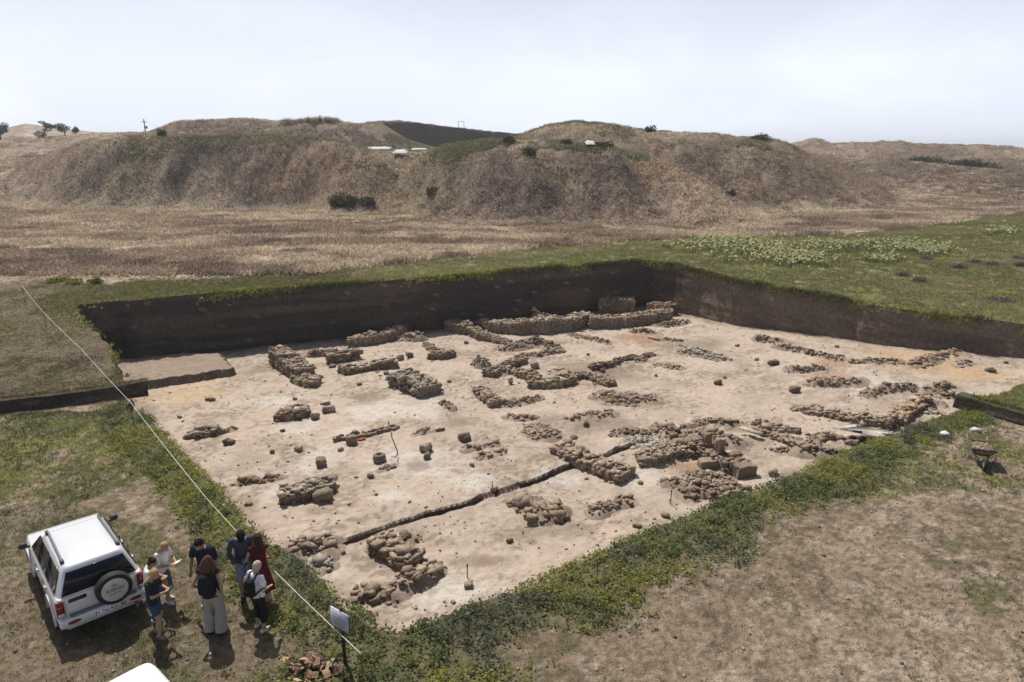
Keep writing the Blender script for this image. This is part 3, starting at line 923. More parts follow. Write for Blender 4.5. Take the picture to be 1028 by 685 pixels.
def resample(P, step):
    P = np.asarray(P, float); seg = np.linalg.norm(np.diff(P, axis=0), axis=1); L = seg.sum()
    n = max(2, int(L / step) + 1)
    s = np.linspace(0, L, n); cs = np.concatenate([[0], np.cumsum(seg)])
    return np.stack([np.interp(s, cs, P[:, k]) for k in range(2)], 1), L

def stone_wall(label, px, w=.8, h=.6, st=.30, tint='tan', hv=.40, taper=None, cap=1.0, name='stone_wall', cat='stone wall', group='ruined stone walls in the excavation', shift=.5, core='mud', rough=1.0):
    """a ruined wall of rough courses: earth core, faced and capped with separate stones"""
    st *= .60; h *= .90
    P = np.array([floor_at(*q)[:2] for q in px]); P[:, 1] += w * shift
    C, L = resample(P, st * .8)
    org = np.array([*C[len(C) // 2], 0.0]); org[2] = float(zf(org[:1], org[1:2])[0]) - .02
    d = np.gradient(C, axis=0); d /= np.linalg.norm(d, axis=1)[:, None] + 1e-9
    nn = np.stack([-d[:, 1], d[:, 0]], 1)
    zb = zf(C[:, 0], C[:, 1]) - .05
    s = np.arange(len(C))
    sd = RS.randint(1000)
    H = h * .93 * (1 - hv * 1.2 + 2.4 * hv * fbm(s * .35, s * 0 + .5, 4, sd, .6))
    if taper is not None:
        H = H * np.interp(np.linspace(0, 1, len(C)), np.linspace(0, 1, len(taper)), taper)
    H = np.maximum(H, .10)
    WJ = w * (.72 + .56 * fbm(s * .35 + 9, s * 0 + 2.5, 3, sd + 3))
    mb = MB()
    base = np.array(TINTS[tint])
    # core
    V = []; cw = w * .5 - st * .16
    for i in range(len(C)):
        cw = WJ[i] * .5 - st * .16
        for o, zz in ((-cw * 1.08, 0), (-cw, H[i] - .05), (cw, H[i] - .05), (cw * 1.08, 0)):
            j = RS.uniform(-.05, .05)
            V.append((C[i, 0] + nn[i, 0] * (o + j), C[i, 1] + nn[i, 1] * (o + j), zb[i] + zz))
    Q = []; n = len(C)
    for i in range(n - 1):
        a, b = i * 4, (i + 1) * 4
        for k in range(3): Q.append((a + k, a + k + 1, b + k + 1, b + k))
    Q.append((0, 3, 2, 1)); e = (n - 1) * 4; Q.append((e, e + 1, e + 2, e + 3))
    mb.add(np.array(V) - org, quads=Q, col=np.array(TINTS[core]) * 1.8)
    ch = st * .55
    for i in range(n):
        a = math.atan2(d[i, 1], d[i, 0])
        m = max(1, int(round(H[i] / ch)))
        for k in range(m):
            z = zb[i] + (k + .5) * H[i] / m
            for sgn in (-1, 1):
                if RS.rand() < .25: continue
                o = sgn * (WJ[i] * .5 - st * .22) + RS.uniform(-.07, .06) * rough
                q = C[i] + nn[i] * o + d[i] * RS.uniform(-.25, .25) * st
                add_stone(mb, np.array((q[0], q[1], z)) - org, (st * RS.uniform(.5, 2.0), st * RS.uniform(.5, 1.1), H[i] / m * RS.uniform(.75, 1.6)), a + RS.uniform(-.35, .35) * rough, base, .18)
            if i in (0, n - 1):
                for o in np.arange(-w * .5 + st * .5, w * .5 - st * .3, st * .75):
                    q = C[i] + nn[i] * o + d[i] * (.3 * st if i else -.3 * st)
                    add_stone(mb, np.array((q[0], q[1], z)) - org, (st * .7, st * RS.uniform(.8, 1.2), H[i] / m * 1.1), a, base, .12)
        if RS.rand() < .55:                              # fallen stones along the foot
            sg = RS.choice((-1, 1)); q = C[i] + nn[i] * sg * (WJ[i] * .5 + min(RS.gamma(1.2, .11), .7)); sz = st * RS.uniform(.25, .95)
            add_stone(mb, np.array((q[0], q[1], float(zf(q[:1], q[1:2])[0]) + sz * .12)) - org, (sz, sz * .75, sz * .5), None, base * RS.uniform(.85, 1.15), .4)
        for o in np.arange(-WJ[i] * .5 + st * .4, WJ[i] * .5 - st * .2, st * .7):
            for _ in range(1 + (RS.rand() < .5)):
                if RS.rand() > .58 * cap: continue
                q = C[i] + nn[i] * (o + RS.uniform(-.12, .12)) + d[i] * RS.uniform(-.3, .3) * st
                sz = st * (.3 + RS.gamma(2.0, .32))
                add_stone(mb, np.array((q[0], q[1], zb[i] + H[i] + RS.uniform(-.06, .05))) - org, (sz, sz * RS.uniform(.6, 1), sz * RS.uniform(.22, .5)), None, base * RS.uniform(1.0, 1.3), .2 * rough)
    o = mb.build(name, M_STONE)
    o.location = org
    return tag(o, label, cat, group)

def rubble(label, px, w=.9, h=.3, st=.25, dens=1.0, tint='tan', shift=.3, name='rubble_heap', cat='rubble heap', group='rubble heaps on the excavation floor', soil=True):
    """a low heap of earth with stones scattered over it"""
    P = np.array([floor_at(*q)[:2] for q in px]); P[:, 1] += w * shift
    C, L = resample(P, .1); st *= .58; h *= .9
    org = np.array([*C[len(C) // 2], 0.0]); org[2] = float(zf(org[:1], org[1:2])[0]) - .03
    mb = MB(); base = np.array(TINTS[tint])
    sd = RS.randint(1000)
    def hh(x, y):
        dd, _, _ = seg_dist([tuple(c) for c in C[::3]] + [tuple(C[-1])], x, y, closed=False)
        dd = dd + .7 * w * (fbm(x * 1.3, y * 1.3, 3, sd + 7) - .5)
        e = dd / (w * .62)
        return h * np.clip(1 - e ** 2, -.3, 1) * (.15 + 1.7 * fbm(x * 1.5, y * 1.5, 4, sd, .6)) * .85
    mn = C.min(0) - w * .75; mx = C.max(0) + w * .75
    gx = np.arange(mn[0], mx[0], .11); gy = np.arange(mn[1], mx[1], .11)
    X, Y = np.meshgrid(gx, gy); x = X.ravel(); y = Y.ravel()
    z = hh(x, y)
    f0 = zf(x, y)
    if soil:
        idx = np.arange(len(x)).reshape(X.shape)
        q = np.stack([idx[:-1, :-1], idx[:-1, 1:], idx[1:, 1:], idx[1:, :-1]], -1).reshape(-1, 4)
        q = q[(z[q] > -.06).any(1)]
        u = np.unique(q); re = np.zeros(len(x), np.int64); re[u] = np.arange(len(u))
        zz = f0 + z * .55 + .05 * (fbm(x * 5, y * 5, 2, sd + 1) - .5) - .01
        c = lerp(np.tile(np.array((.34, .272, .212)), (len(x), 1)), np.array((.235, .180, .136)), sstep(.35, .6, fbm(x * 3, y * 3, 3, sd + 2)))
        mb.add((np.stack([x, y, zz], 1) - org)[u], quads=re[q], col=c[u])
    a = L * w + .8 * w * w
    n = int(a / (st * st) * 1.45 * dens)
    n = max(6, min(n, 1100))
    k = 0
    while k < n:
        i = RS.randint(len(C)); an = RS.uniform(0, 6.28); rr = w * .58 * RS.rand() ** .62
        q = C[i] + np.array((math.cos(an), math.sin(an))) * rr
        hz = float(hh(q[:1], q[1:2])[0])
        k += 1
        sz = st * (.35 + RS.gamma(2.2, .26)) * (1.1 - .45 * rr / (w * .6))
        sz = min(sz, st * 1.7)
        zq = float(zf(q[:1], q[1:2])[0]) + max(hz, 0) * RS.uniform(.45, .75) + sz * .03
        add_stone(mb, np.array((q[0], q[1], zq)) - org, (sz, sz * RS.uniform(.55, .95), sz * RS.uniform(.28, .6)), None, base, .35)
    o = mb.build(name, M_STONE)
    o.location = org
    return tag(o, label, cat, group)

def rock(label, px, size, rz=0.0, tint='tan', name='stone_block', cat='stone block', group=None, tilt=.1, cut=False, lift=.42):
    size = tuple(k * .74 for k in size)
    p = floor_at(*px); p = np.array((p[0], p[1] + size[1] * .3, p[2]))
    mb = MB()
    if cut:
        bm = bmesh.new()
        bmesh.ops.create_cube(bm, size=1)
        bmesh.ops.scale(bm, vec=size, verts=bm.verts)
        bmesh.ops.subdivide_edges(bm, edges=bm.edges[:], cuts=3, use_grid_fill=True)
        for v in bm.verts: v.co += Vector(RS.uniform(-.018, .018, 3))
        bmesh.ops.bevel(bm, geom=[e for e in bm.edges if e.calc_face_angle(0) > 1.0], offset=.03, segments=1, affect='EDGES')
        bmesh.ops.triangulate(bm, faces=bm.faces[:]); bm.verts.index_update()
        V = np.array([v.co[:] for v in bm.verts]); T = [[v.index for v in f.verts] for f in bm.faces]
        bm.free()
        mb.add(V @ (rotz(rz) @ rotx(RS.uniform(-tilt, tilt))).T, tris=T, col=np.array(TINTS[tint]) * 1.05)
    else:
        for k in range(RS.randint(2, 5)):                # a knobbly lump, not one clean block
            o_ = RS.uniform(-.22, .22, 3) * np.asarray(size) * (1, 1, .4)
            add_stone(mb, o_, np.asarray(size) * RS.uniform(.5, .95, 3), rz + RS.uniform(-.7, .7), TINTS[tint], tilt + .15)
    o = mb.build(name, M_STONE)
    o.location = (p[0], p[1], p[2] + size[2] * lift)
    return tag(o, label, cat, group)

# --- northwest room
stone_wall('tall rubble wall stepping down towards the viewer, leftmost of the ruined walls', [(277,366),(293,377),(304,384)], .95, .95, .27, hv=.12, taper=(1.05, 1, .75), tint='tan')
stone_wall('low front end of the leftmost ruined wall, with flat loose slabs on top', [(298,385),(309,389),(316,389)], .85, .42, .30, hv=.2)
rubble('round kerb of packed stones behind the leftmost ruined wall', [(316,358),(332,357)], 1.0, .55, .20, 2.2, 'brown', name='stone_kerb', cat='stone kerb')
stone_wall('short smooth-faced dark wall stub right of the round stone kerb', [(329,366),(343,364),(356,361)], .6, .62, .30, 'brown', hv=.1, cap=.9)
stone_wall('thick low wall with a boulder on its left end', [(343,377),(358,374),(375,372),(396,370)], .7, .52, .30, 'brown', hv=.28, taper=(.9, .55, 1, 1))
stone_wall('wall under the dark cut bank climbing to stones at its right end', [(350,349),(368,347),(390,343),(403,340)], .8, .72, .30, 'tan', hv=.18, taper=(.75, 1, 1, 1.1))
rubble('jumble of big stones heaped on the end of the wall under the dark cut bank', [(396,341),(419,343)], .9, .85, .36, 1.2, 'tan')
rubble('crooked row of rough stones pointing at the low block in the left room', [(428,347),(436,353),(444,355)], .6, .38, .28, 1.4, 'grey')
stone_wall('short straight wall stub of brown blocks beside the crooked stone row', [(432,361),(443,361),(454,359)], .55, .40, .28, 'brown', hv=.1)
rock('squat brown block standing alone in front of the jumble of big stones', (412,359), (.55,.5,.42), .3, 'brown')
rock('rough block at the right end of the thick low wall', (401,362), (.5,.45,.38), .8, 'tan')
rock('flat oval slab lying in front of the smooth-faced dark wall stub', (334,369), (.62,.5,.20), .1, 'grey')
rock('little flat stone between the thick low wall and the big rubble mound', (387,376), (.42,.34,.20), .2, 'mud')
stone_wall('big rubble mound sloping down to the right, standing alone on the open floor', [(399,388),(414,393),(430,401)], 1.05, .72, .28, 'grey', hv=.25, taper=(1, 1, .75), name='rubble_heap', cat='rubble heap', rough=2.2)
# --- middle north
stone_wall('short square-cut wall stub, first of the row of walls under the far bank', [(451,332),(461,335),(470,336)], .75, .75, .28, 'tan', hv=.06)
stone_wall('low bent wall turning towards the viewer below the long central wall', [(476,338),(484,342),(497,344),(510,346)], .55, .60, .26, 'tan', hv=.1, taper=(1.1, 1, .6, .5))
stone_wall('long central wall of dark rubble running right below the far bank', [(482,330),(500,334),(520,336),(545,335),(566,333),(590,327)], .9, .95, .28, 'tan', hv=.18, taper=(.6, .75, 1, 1.1, 1, .9))
rubble('hump of stones crowning the long central wall', [(537,326),(548,326)], .9, 1.5, .32, 1.6, 'grey')
stone_wall('long wall below the far corner, running right from the end of the central wall', [(594,330),(617,330),(640,327),(662,324),(675,322)], .85, .80, .28, 'tan', hv=.15)
stone_wall('tall block of wall set back in the shade of the far bank', [(603,315),(620,315),(636,315)], 1.0, 1.15, .28, 'brown', hv=.22)
stone_wall('squat wall block beneath the far corner of the bank', [(655,317),(666,317),(676,316)], .8, .95, .28, 'brown', hv=.1)
rubble('low tumble of dark stones beneath the wall below the far corner', [(663,328),(675,327),(686,325)], .9, .32, .26, 1.2, 'brown')
rubble('loose stone scatter running out along the clay from the far corner walls', [(575,337),(590,341),(608,345)], .6, .22, .26, 1.2, 'tan')
rubble('oval mound of plaster and stones with a dark front', [(507,352),(517,352),(528,349)], 1.1, .52, .27, 1.6, 'grey')
rubble('dark ragged mound of stones beside the oval plaster mound', [(536,346),(548,349),(556,352)], .9, .45, .28, 1.5, 'brown')
rubble('narrow bank of tumbled stones below the two central mounds', [(524,358),(542,357),(562,354)], .55, .28, .25, 1.5, 'tan')
rubble('small round pile of stones standing alone left of the central mounds', [(479,367),(486,370)], .65, .80, .27, 2.0, 'grey')
stone_wall('curved row of dark stones ending at the yellowish clay block', [(491,380),(500,376),(511,371),(524,365)], .6, .38, .26, 'brown', hv=.3, rough=2)
rubble('boulders gathered in the bend of the curved stone row', [(503,377),(517,374)], .8, .35, .36, 1.0, 'grey')
stone_wall('yellowish clay-faced wall block with a flat top in the middle of the dig', [(536,390),(549,391),(560,390),(573,386)], .75, .42, .30, 'green', hv=.08, cap=.6, core='green')
stone_wall('greenish low wall joining the curved stone row to the clay block', [(521,378),(530,380),(537,384)], .55, .36, .3, 'green', hv=.1, cap=.5, core='green')
rock('pale boulder perched behind the yellowish clay block', (538,371), (.6,.5,.5), .5, 'grey')
rock('whitish flat slab lying among the stones behind the clay block', (560,372), (.7,.45,.16), .3, 'pale')
rock('small upright block in front of the curved stone row', (513,386), (.36,.32,.46), .4, 'brown')
stone_wall('thin wall stretching right from the clay block and turning to the viewer', [(575,381),(586,380),(598,383),(614,389)], .45, .30, .24, 'brown', hv=.2)
stone_wall('thin straight earth ridge lying along the clay right of the clay block', [(594,372),(616,367),(637,360)], .35, .24, .22, 'mud', hv=.1, cap=.3)
stone_wall('hook-shaped line of small stones around a dark hollow', [(482,396),(490,403),(499,410)], .5, .34, .24, 'tan', hv=.3, rough=1.6)
rubble('arm of small stones reaching right from the hook-shaped line', [(505,409),(522,406),(541,402)], .6, .32, .24, 1.6, 'tan')
rubble('low scatter of stones just below the hook-shaped line', [(512,421),(522,422),(533,421)], .5, .16, .24, 1.3, 'tan')
rubble('dense oval stone packing above the long slanting wall', [(537,434),(548,441)], 1.1, .28, .24, 2.0, 'tan')
rubble('wide flat spread of small stones, the largest cobble patch', [(612,402),(630,404),(648,405)], 1.2, .20, .23, 1.6, 'tan')
rubble('low brown earth mound with a few stones left of the cobble patch', [(578,421),(594,420),(611,417)], .8, .22, .24, .7, 'brown')
rubble('neat pile of pale stones in the open right of the clay block', [(686,354),(700,357),(724,362)], .9, .28, .27, 1.3, 'pale')
rubble('thin line of stones behind the neat pale pile', [(669,342),(683,343)], .45, .2, .22, 1.0, 'brown')
rubble('dark stones gathered at the end of the thin earth ridge', [(640,364),(648,359),(655,358)], .6, .25, .24, 1.1, 'brown')
rubble('dark lumpy heap below the far corner walls', [(636,334),(654,335)], .6, .35, .24, 1.4, 'brown')
rubble('scatter of broken stones left of the neat pale pile', [(664,368),(683,371)], .7, .16, .22, .8, 'tan')
# --- middle south
stone_wall('long slanting wall with a pale stone top, crossing the earth trench edge', [(564,457),(578,467),(604,478),(630,487)], .80, .40, .24, 'tan', hv=.08, taper=(.8, 1, 1.1, 1))
rubble('low dark heap of stones left of the stone bench', [(623,437),(637,438),(648,437)], .75, .34, .25, 1.5, 'brown')
rubble('broad carpet of flat stones above the curving wall', [(642,446),(655,452),(672,453)], 1.1, .16, .24, 1.6, 'pale')
stone_wall('curving low wall swinging round below the carpet of flat stones', [(644,468),(656,467),(668,463),(682,459),(700,457)], .65, .30, .26, 'tan', hv=.15)
rubble('upright stones and dark boulders at the head of the carpet of flat stones', [(663,432),(675,441),(686,449)], .7, .48, .36, 1.4, 'brown')
rubble('long low band of stones curving behind the dark boulders', [(682,437),(695,430),(706,425)], .45, .20, .22, 1.3, 'brown')
stone_wall('straight wall carrying three upright blocks, running to a square pier', [(702,456),(718,465),(735,473),(748,478)], .60, .42, .28, 'brown', hv=.1)
rock('upright block standing on the left end of the straight wall', (709,455), (.36,.32,.75), .5, 'brown', lift=.75, tilt=.04, cut=True)
rock('tallest upright block midway along the straight wall', (723,462), (.36,.32,.80), .5, 'tan', lift=.72, tilt=.04, cut=True)
rock('small low block lying near the right end of the straight wall', (738,466), (.55,.30,.35), .4, 'brown', lift=.9, cut=True)
rock('square dark pier closing the right end of the straight wall', (748,479), (.85,.55,.55), .2, 'brown', cut=True)
rock('flat-topped square block in front of the straight wall', (712,470), (.85,.5,.36), .1, 'tan', cut=True)
rubble('small pointed heap at the edge of the lower floor, left of the horseshoe of stones', [(687,499),(695,501)], .6, .30, .28, 1.6, 'brown')
stone_wall('horseshoe of earth and stones near the green bank', [(705,495),(717,502),(733,500),(737,495)], .55, .30, .24, 'brown', hv=.3, rough=1.5)
rubble('low brown swelling with stones behind the horseshoe', [(697,482),(712,482),(726,484)], .7, .18, .22, .9, 'brown')
rubble('low earth swelling left of the small pointed heap', [(672,487),(684,488)], .7, .18, .2, .8, 'brown')
rubble('small ragged line of brown stones in the lower floor', [(600,519),(613,512),(628,507)], .6, .28, .26, 1.2, 'brown')
rubble('left half of the big boulder pair in the lower floor', [(523,511),(531,513)], .9, .38, .46, 2.0, 'tan')
rubble('right half of the big boulder pair, with slabs standing on edge', [(543,523),(555,523)], 1.0, .42, .50, 2.0, 'tan')
# --- south corner
stone_wall('neat two-faced wall with a corner, leading down to the south corner', [(377,555),(389,562),(401,570),(415,577)], .60, .45, .22, 'tan', hv=.12)
rubble('short arm of stones at the top of the neat two-faced wall', [(385,547),(398,549),(410,545)], .6, .32, .27, 1.4, 'brown')
rubble('pile of rounded boulders at the foot of the neat two-faced wall', [(405,594),(417,589),(434,580)], .75, .42, .31, 1.7, 'tan')
rubble('flat slabs stacked beside the green bank in the south corner', [(362,604),(378,604),(394,604)], .7, .40, .36, 1.5, 'tan')
rubble('big clump of boulders against the bank left of the trench edge', [(302,556),(314,557),(323,561)], .85, .42, .46, 2.0, 'tan')
rubble('little boulders spilling below the big clump by the bank', [(316,571),(324,574)], .6, .25, .30, 1.5, 'pale')
stone_wall('dark-faced wall fragment with a boulder against its right end', [(281,507),(296,505),(312,500),(329,495)], .65, .46, .26, 'grey', hv=.1)
rock('rounded boulder leaning on the dark-faced wall fragment', (322,503), (.75,.6,.5), .3, 'tan')
rubble('low row of flat dark stones left of the dark-faced wall fragment', [(241,487),(258,485),(277,482)], .5, .20, .30, 1.2, 'brown')
stone_wall('low ledge of dark stones at the edge of the left green bank', [(186,441),(200,440),(216,437)], .55, .30, .27, 'grey', hv=.15, taper=(.7, 1, 1))
rubble('thin tail of stones pointing right from the ledge on the left bank', [(217,437),(232,432)], .35, .14, .22, 1.1, 'brown')
stone_wall('isolated dark heap of stacked stones in the pale open floor', [(277,423),(290,422),(306,419)], .8, .50, .26, 'brown', hv=.25, taper=(.7, 1, .8), rough=2)
rock('knobbly stone at the right end of the isolated dark heap', (315,421), (.55,.42,.36), .3, 'tan')
rock('dark squared stone beyond the isolated dark heap', (331,414), (.75,.45,.38), .2, 'brown')
rock('little dark stone behind the dark squared stone', (326,407), (.45,.3,.22), .2, 'brown')
stone_wall('thin straight line of edge stones beside the standing blue pole', [(336,444),(352,441),(374,437),(396,431)], .30, .20, .24, 'brown', hv=.2, cap=.5)
rock('square dark block at the left of the thin line of edge stones', (353,447), (.45,.4,.46), .1, 'brown', cut=True)
rock('block with a white capped top standing alone below the thin line of edge stones', (322,469), (.40,.36,.42), .3, 'brown', cut=True)
rock('white rounded lump on top of the white capped block', (321.5,464), (.30,.26,.18), .2, 'pale', name='loose_stone', cat='stone', lift=.55)
rock('big brown block beside the trail of stones in the middle floor', (427,454), (.55,.48,.46), .2, 'brown')
rock('smaller brown block just below the big brown block', (430,461), (.36,.3,.34), .5, 'brown')
rock('dark conical clod above the row of pale stones', (467,443), (.60,.55,.42), .2, 'mud', name='earth_clod', cat='earth clod')
rubble('row of pale stones ending in a tilted brown slab', [(470,453),(482,451),(496,448)], .5, .28, .32, 1.1, 'tan')
rubble('faint line of small stones below the row of pale stones', [(482,461),(494,459),(502,456)], .5, .12, .22, .8, 'brown')
rubble('flat broken slabs left of the dark conical clod', [(417,437),(428,434)], .5, .16, .32, .9, 'tan')
rock('thin dark slab right of the flat broken slabs', (444,433), (.62,.25,.12), .05, 'mud')
rubble('three dark stones in a row right of the big rubble mound', [(444,406),(449,410),(454,412)], .35, .26, .30, 1.2, 'brown')
rubble('crumbled bits of dark brick near the pottery ring', [(383,473),(392,470)], .4, .16, .26, .9, 'brown')
# --- right side
rubble('flat stones beside the right half of the far bank', [(766,328),(780,329)], .6, .20, .28, 1.0, 'tan')
stone_wall('stone bench against the foot of the right bank', [(833,333),(848,335),(863,335),(876,335)], .6, .32, .27, 'tan', hv=.2)
rubble('pile of slabs on the left end of the stone bench', [(838,328),(849,327)], .7, .50, .30, 1.2, 'grey')
rock('pale upright stone at the foot of the right bank', (896,343), (.45,.4,.55), .1, 'pale', cut=True)
rubble('long thin scatter of stones on the right of the dig, farthest up', [(782,348),(805,353),(826,358),(846,362)], .55, .20, .24, 1.0, 'brown')
rubble('low bank of earth and stones left of the long thin scatter', [(762,342),(780,344)], .7, .22, .24, .8, 'brown')
rubble('thin stone line in the pale clay below the stone bench', [(858,365),(880,364),(907,365)], .45, .16, .25, 1.0, 'tan')
rock('lone dark clod left of the long thin scatter', (777,367), (.7,.55,.34), .2, 'mud', name='earth_clod', cat='earth clod')
rock('lone dark clod in the white clay patch on the right', (799,394), (.62,.5,.36), .2, 'mud', name='earth_clod', cat='earth clod')
rubble('ragged row of dark earth lumps above the reddish hump', [(791,372),(806,374),(822,371)], .5, .2, .24, .8, 'brown')
rubble('low reddish hump of earth on the right', [(818,386),(840,388),(862,388)], .8, .22, .22, .6, 'orange')
rubble('earth and stones stepping down right of the reddish hump', [(873,397),(895,393),(915,392)], .6, .20, .24, .7, 'brown')
rubble('scattered heap of orange stones at the foot of the right bank', [(924,369),(935,363),(950,358),(963,357)], 1.0, .20, .34, 1.0, 'orange')
rubble('pair of slabs right of the orange stones', [(966,369),(974,366)], .6, .2, .36, .8, 'tan')
rubble('brown clods and stones in the sandy clay below the orange stones', [(943,392),(952,390)], .6, .25, .26, 1.0, 'brown')
rubble('dark rounded hump of earth near the right end of the corner wall', [(937,398),(952,400)], .7, .28, .24, .8, 'mud')
stone_wall('low wall along the edge of the raised clay platform on the right', [(801,412),(822,417),(845,422),(868,426),(898,432)], .55, .34, .25, 'tan', hv=.2, taper=(.3, .6, .8, 1, 1.2))
stone_wall('return of the platform wall running away from the viewer', [(902,428),(914,416),(930,404)], .55, .36, .27, 'orange', hv=.2, rough=1.5)
rock('first of two white stones against the platform wall', (868,428), (.34,.28,.22), .2, 'pale', name='loose_stone', cat='stone', group='two white stones')
rock('second of two white stones against the platform wall', (874,427), (.36,.3,.22), .9, 'pale', name='loose_stone', cat='stone', group='two white stones')
rubble('pale stones near the grassy edge right of the platform wall', [(933,415),(942,416)], .6, .2, .34, .9, 'pale')
stone_wall('earth-faced wall rimming the open hole near the board', [(818,447),(828,443),(840,441)], .45, .26, .26, 'brown', hv=.1)
rubble('boulders tumbled into the open hole near the board', [(858,452),(868,452)], .6, .30, .36, 1.3, 'brown')
rubble('tan stones bordering the hole near the green bank', [(810,456),(828,461),(850,461)], .7, .34, .32, 1.2, 'tan')
stone_wall('low dark-faced wall running from the plank to the tan stones', [(763,436),(780,441),(795,446),(810,451)], .5, .30, .24, 'tan', hv=.08, cap=.3)
stone_wall('narrow row of stones behind the plank', [(762,427),(780,432),(802,436)], .35, .2, .24, 'brown', hv=.3)
rubble('small scatter of stones on the clay left of the hole', [(781,455),(788,456)], .45, .16, .24, 1.0, 'brown')
rubble('flat plates of stone at the left end of the platform wall', [(806,412),(822,412)], .5, .12, .36, .8, 'grey')
rubble('hollow rimmed with dark stones beside the plank', [(714,424),(728,426),(740,428)], .5, .16, .26, .9, 'mud')
rubble('low spread of pale stones behind the straight wall', [(700,440),(716,441),(734,447)], .9, .20, .25, 1.0, 'tan')
rock('pale rock embedded low in the right bank', (934,349), (.5,.35,.4), .2, 'pale', name='loose_stone', cat='stone', lift=.6)

# --- single stones lying about on the floor
SINGLE = [((212,403),.45,'mud','dark stone near the orange clay patch'),((208,402),.28,'tan','small stone beside the dark stone near the orange clay patch'),((180,420),.3,'brown','small brown stone close to the left bank'),
 ((229,447),.55,'mud','flat dark smear of stone right of the left bank ledge'),((273,455),.3,'brown','little stone in the open floor left of two longer stones'),((300,453),.5,'brown','longish stone in the open floor left of the white capped block'),
 ((283,434),.25,'mud','tiny dark stone in front of the isolated dark heap'),((249,508),.34,'tan','tan stone below the low row of flat dark stones'),((341,453),.3,'pale','whitish stone left of the thin line of edge stones'),
 ((372,480),.35,'brown','stub of brown stone below the pottery ring'),((473,468),.26,'brown','small stone below the faint line of small stones'),((497,493),.3,'tan','stone standing in a gap of the trench edge'),
 ((576,441),.35,'brown','brown stone right of the dense oval stone packing'),((614,438),.38,'mud','dark rounded stone left of the low dark heap'),((589,427),.34,'mud','dark stone below the low brown earth mound'),
 ((722,386),.5,'mud','dark flat stone in the wide open floor on the right'),((728,380),.3,'tan','tan stone in the wide open floor on the right'),((740,348),.36,'tan','stone by itself between the far corner and the right bank'),
 ((760,362),.3,'tan','small pale stone left of the lone dark clod'),((658,378),.3,'brown','small brown stone above the cobble patch'),((561,386),.3,'mud','stone touching the yellowish clay block'),
 ((642,487),.3,'brown','small stone right of the long slanting wall'),((790,445),.36,'brown','brown stone between the plank wall and the hole'),((905,344),.5,'brown','low brown stone at the foot of the right bank'),
 ((840,349),.4,'brown','brown stone below the stone bench'),((996,374),.6,'brown','long brown stone at the far right of the floor'),((1010,365),.3,'brown','small brown stone at the far right of the floor'),
 ((468,345),.36,'brown','small dark stone left of the low bent wall'),((450,384),.3,'mud','tiny dark stone right of the big rubble mound'),((360,387),.4,'brown','low brown stone in front of the thick low wall'),
 ((296,402),.3,'brown','small stone in the open below the leftmost wall'),((590,357),.3,'tan','stone between the ragged mound and the thin earth ridge'),((605,374),.4,'mud','dark stone at the near end of the thin earth ridge'),
 ((443,573),.3,'tan','stone right of the pile of rounded boulders'),((470,590),.36,'tan','flat tan stone in the pale south floor'),((512,545),.28,'brown','small stone left of the dark ash stain in the lower floor'),
 ((640,530),.34,'brown','stone near the green bank below the lower floor'),((668,520),.3,'tan','small tan stone near the green bank'),((750,492),.4,'tan','tan stone between the horseshoe and the bank'),((775,477),.45,'tan','flat tan stone right of the square dark pier')]
for (q, s, tn, lb) in SINGLE:
    rock(lb, q, (s, s * RS.uniform(.6, .8), s * RS.uniform(.4, .6)), RS.uniform(0, 3), tn, name='loose_stone', cat='stone', group='single stones on the excavation floor', tilt=.2)

# --- crumbs of earth and stone too many to count
def crumbs():
    mb = MB()
    mn = PIT.min(0); mx = PIT.max(0)
    n = 0
    while n < 3000:
        y = RS.uniform(mn[1], mx[1]); x = RS.uniform(mn[0], mx[0])
        if RS.rand() > (18.0 / max(y, 10)) ** .6: continue
        if fbm(np.array([x * .35]), np.array([y * .35]), 3, 171)[0] < .40 + .16 * RS.rand(): continue
        if not points_in(PITL[::3], np.array([x]), np.array([y]))[0]: continue
        s = min(RS.gamma(1.5, .018) + .018, .13)
        z = float(zf(np.array([x]), np.array([y]))[0])
        add_stone(mb, (x, y, z + s * .12), (s, s * .75, s * .6), None, np.array(TINTS[('brown', 'tan', 'tan', 'tan')[RS.randint(4)]]) * 1.1, .5)
        n += 1
    tag(mb.build('stone_crumbs', M_STONE), 'crumbs of stone and earth strewn over the pale excavation floor', 'rubble', kind='stuff')
crumbs()
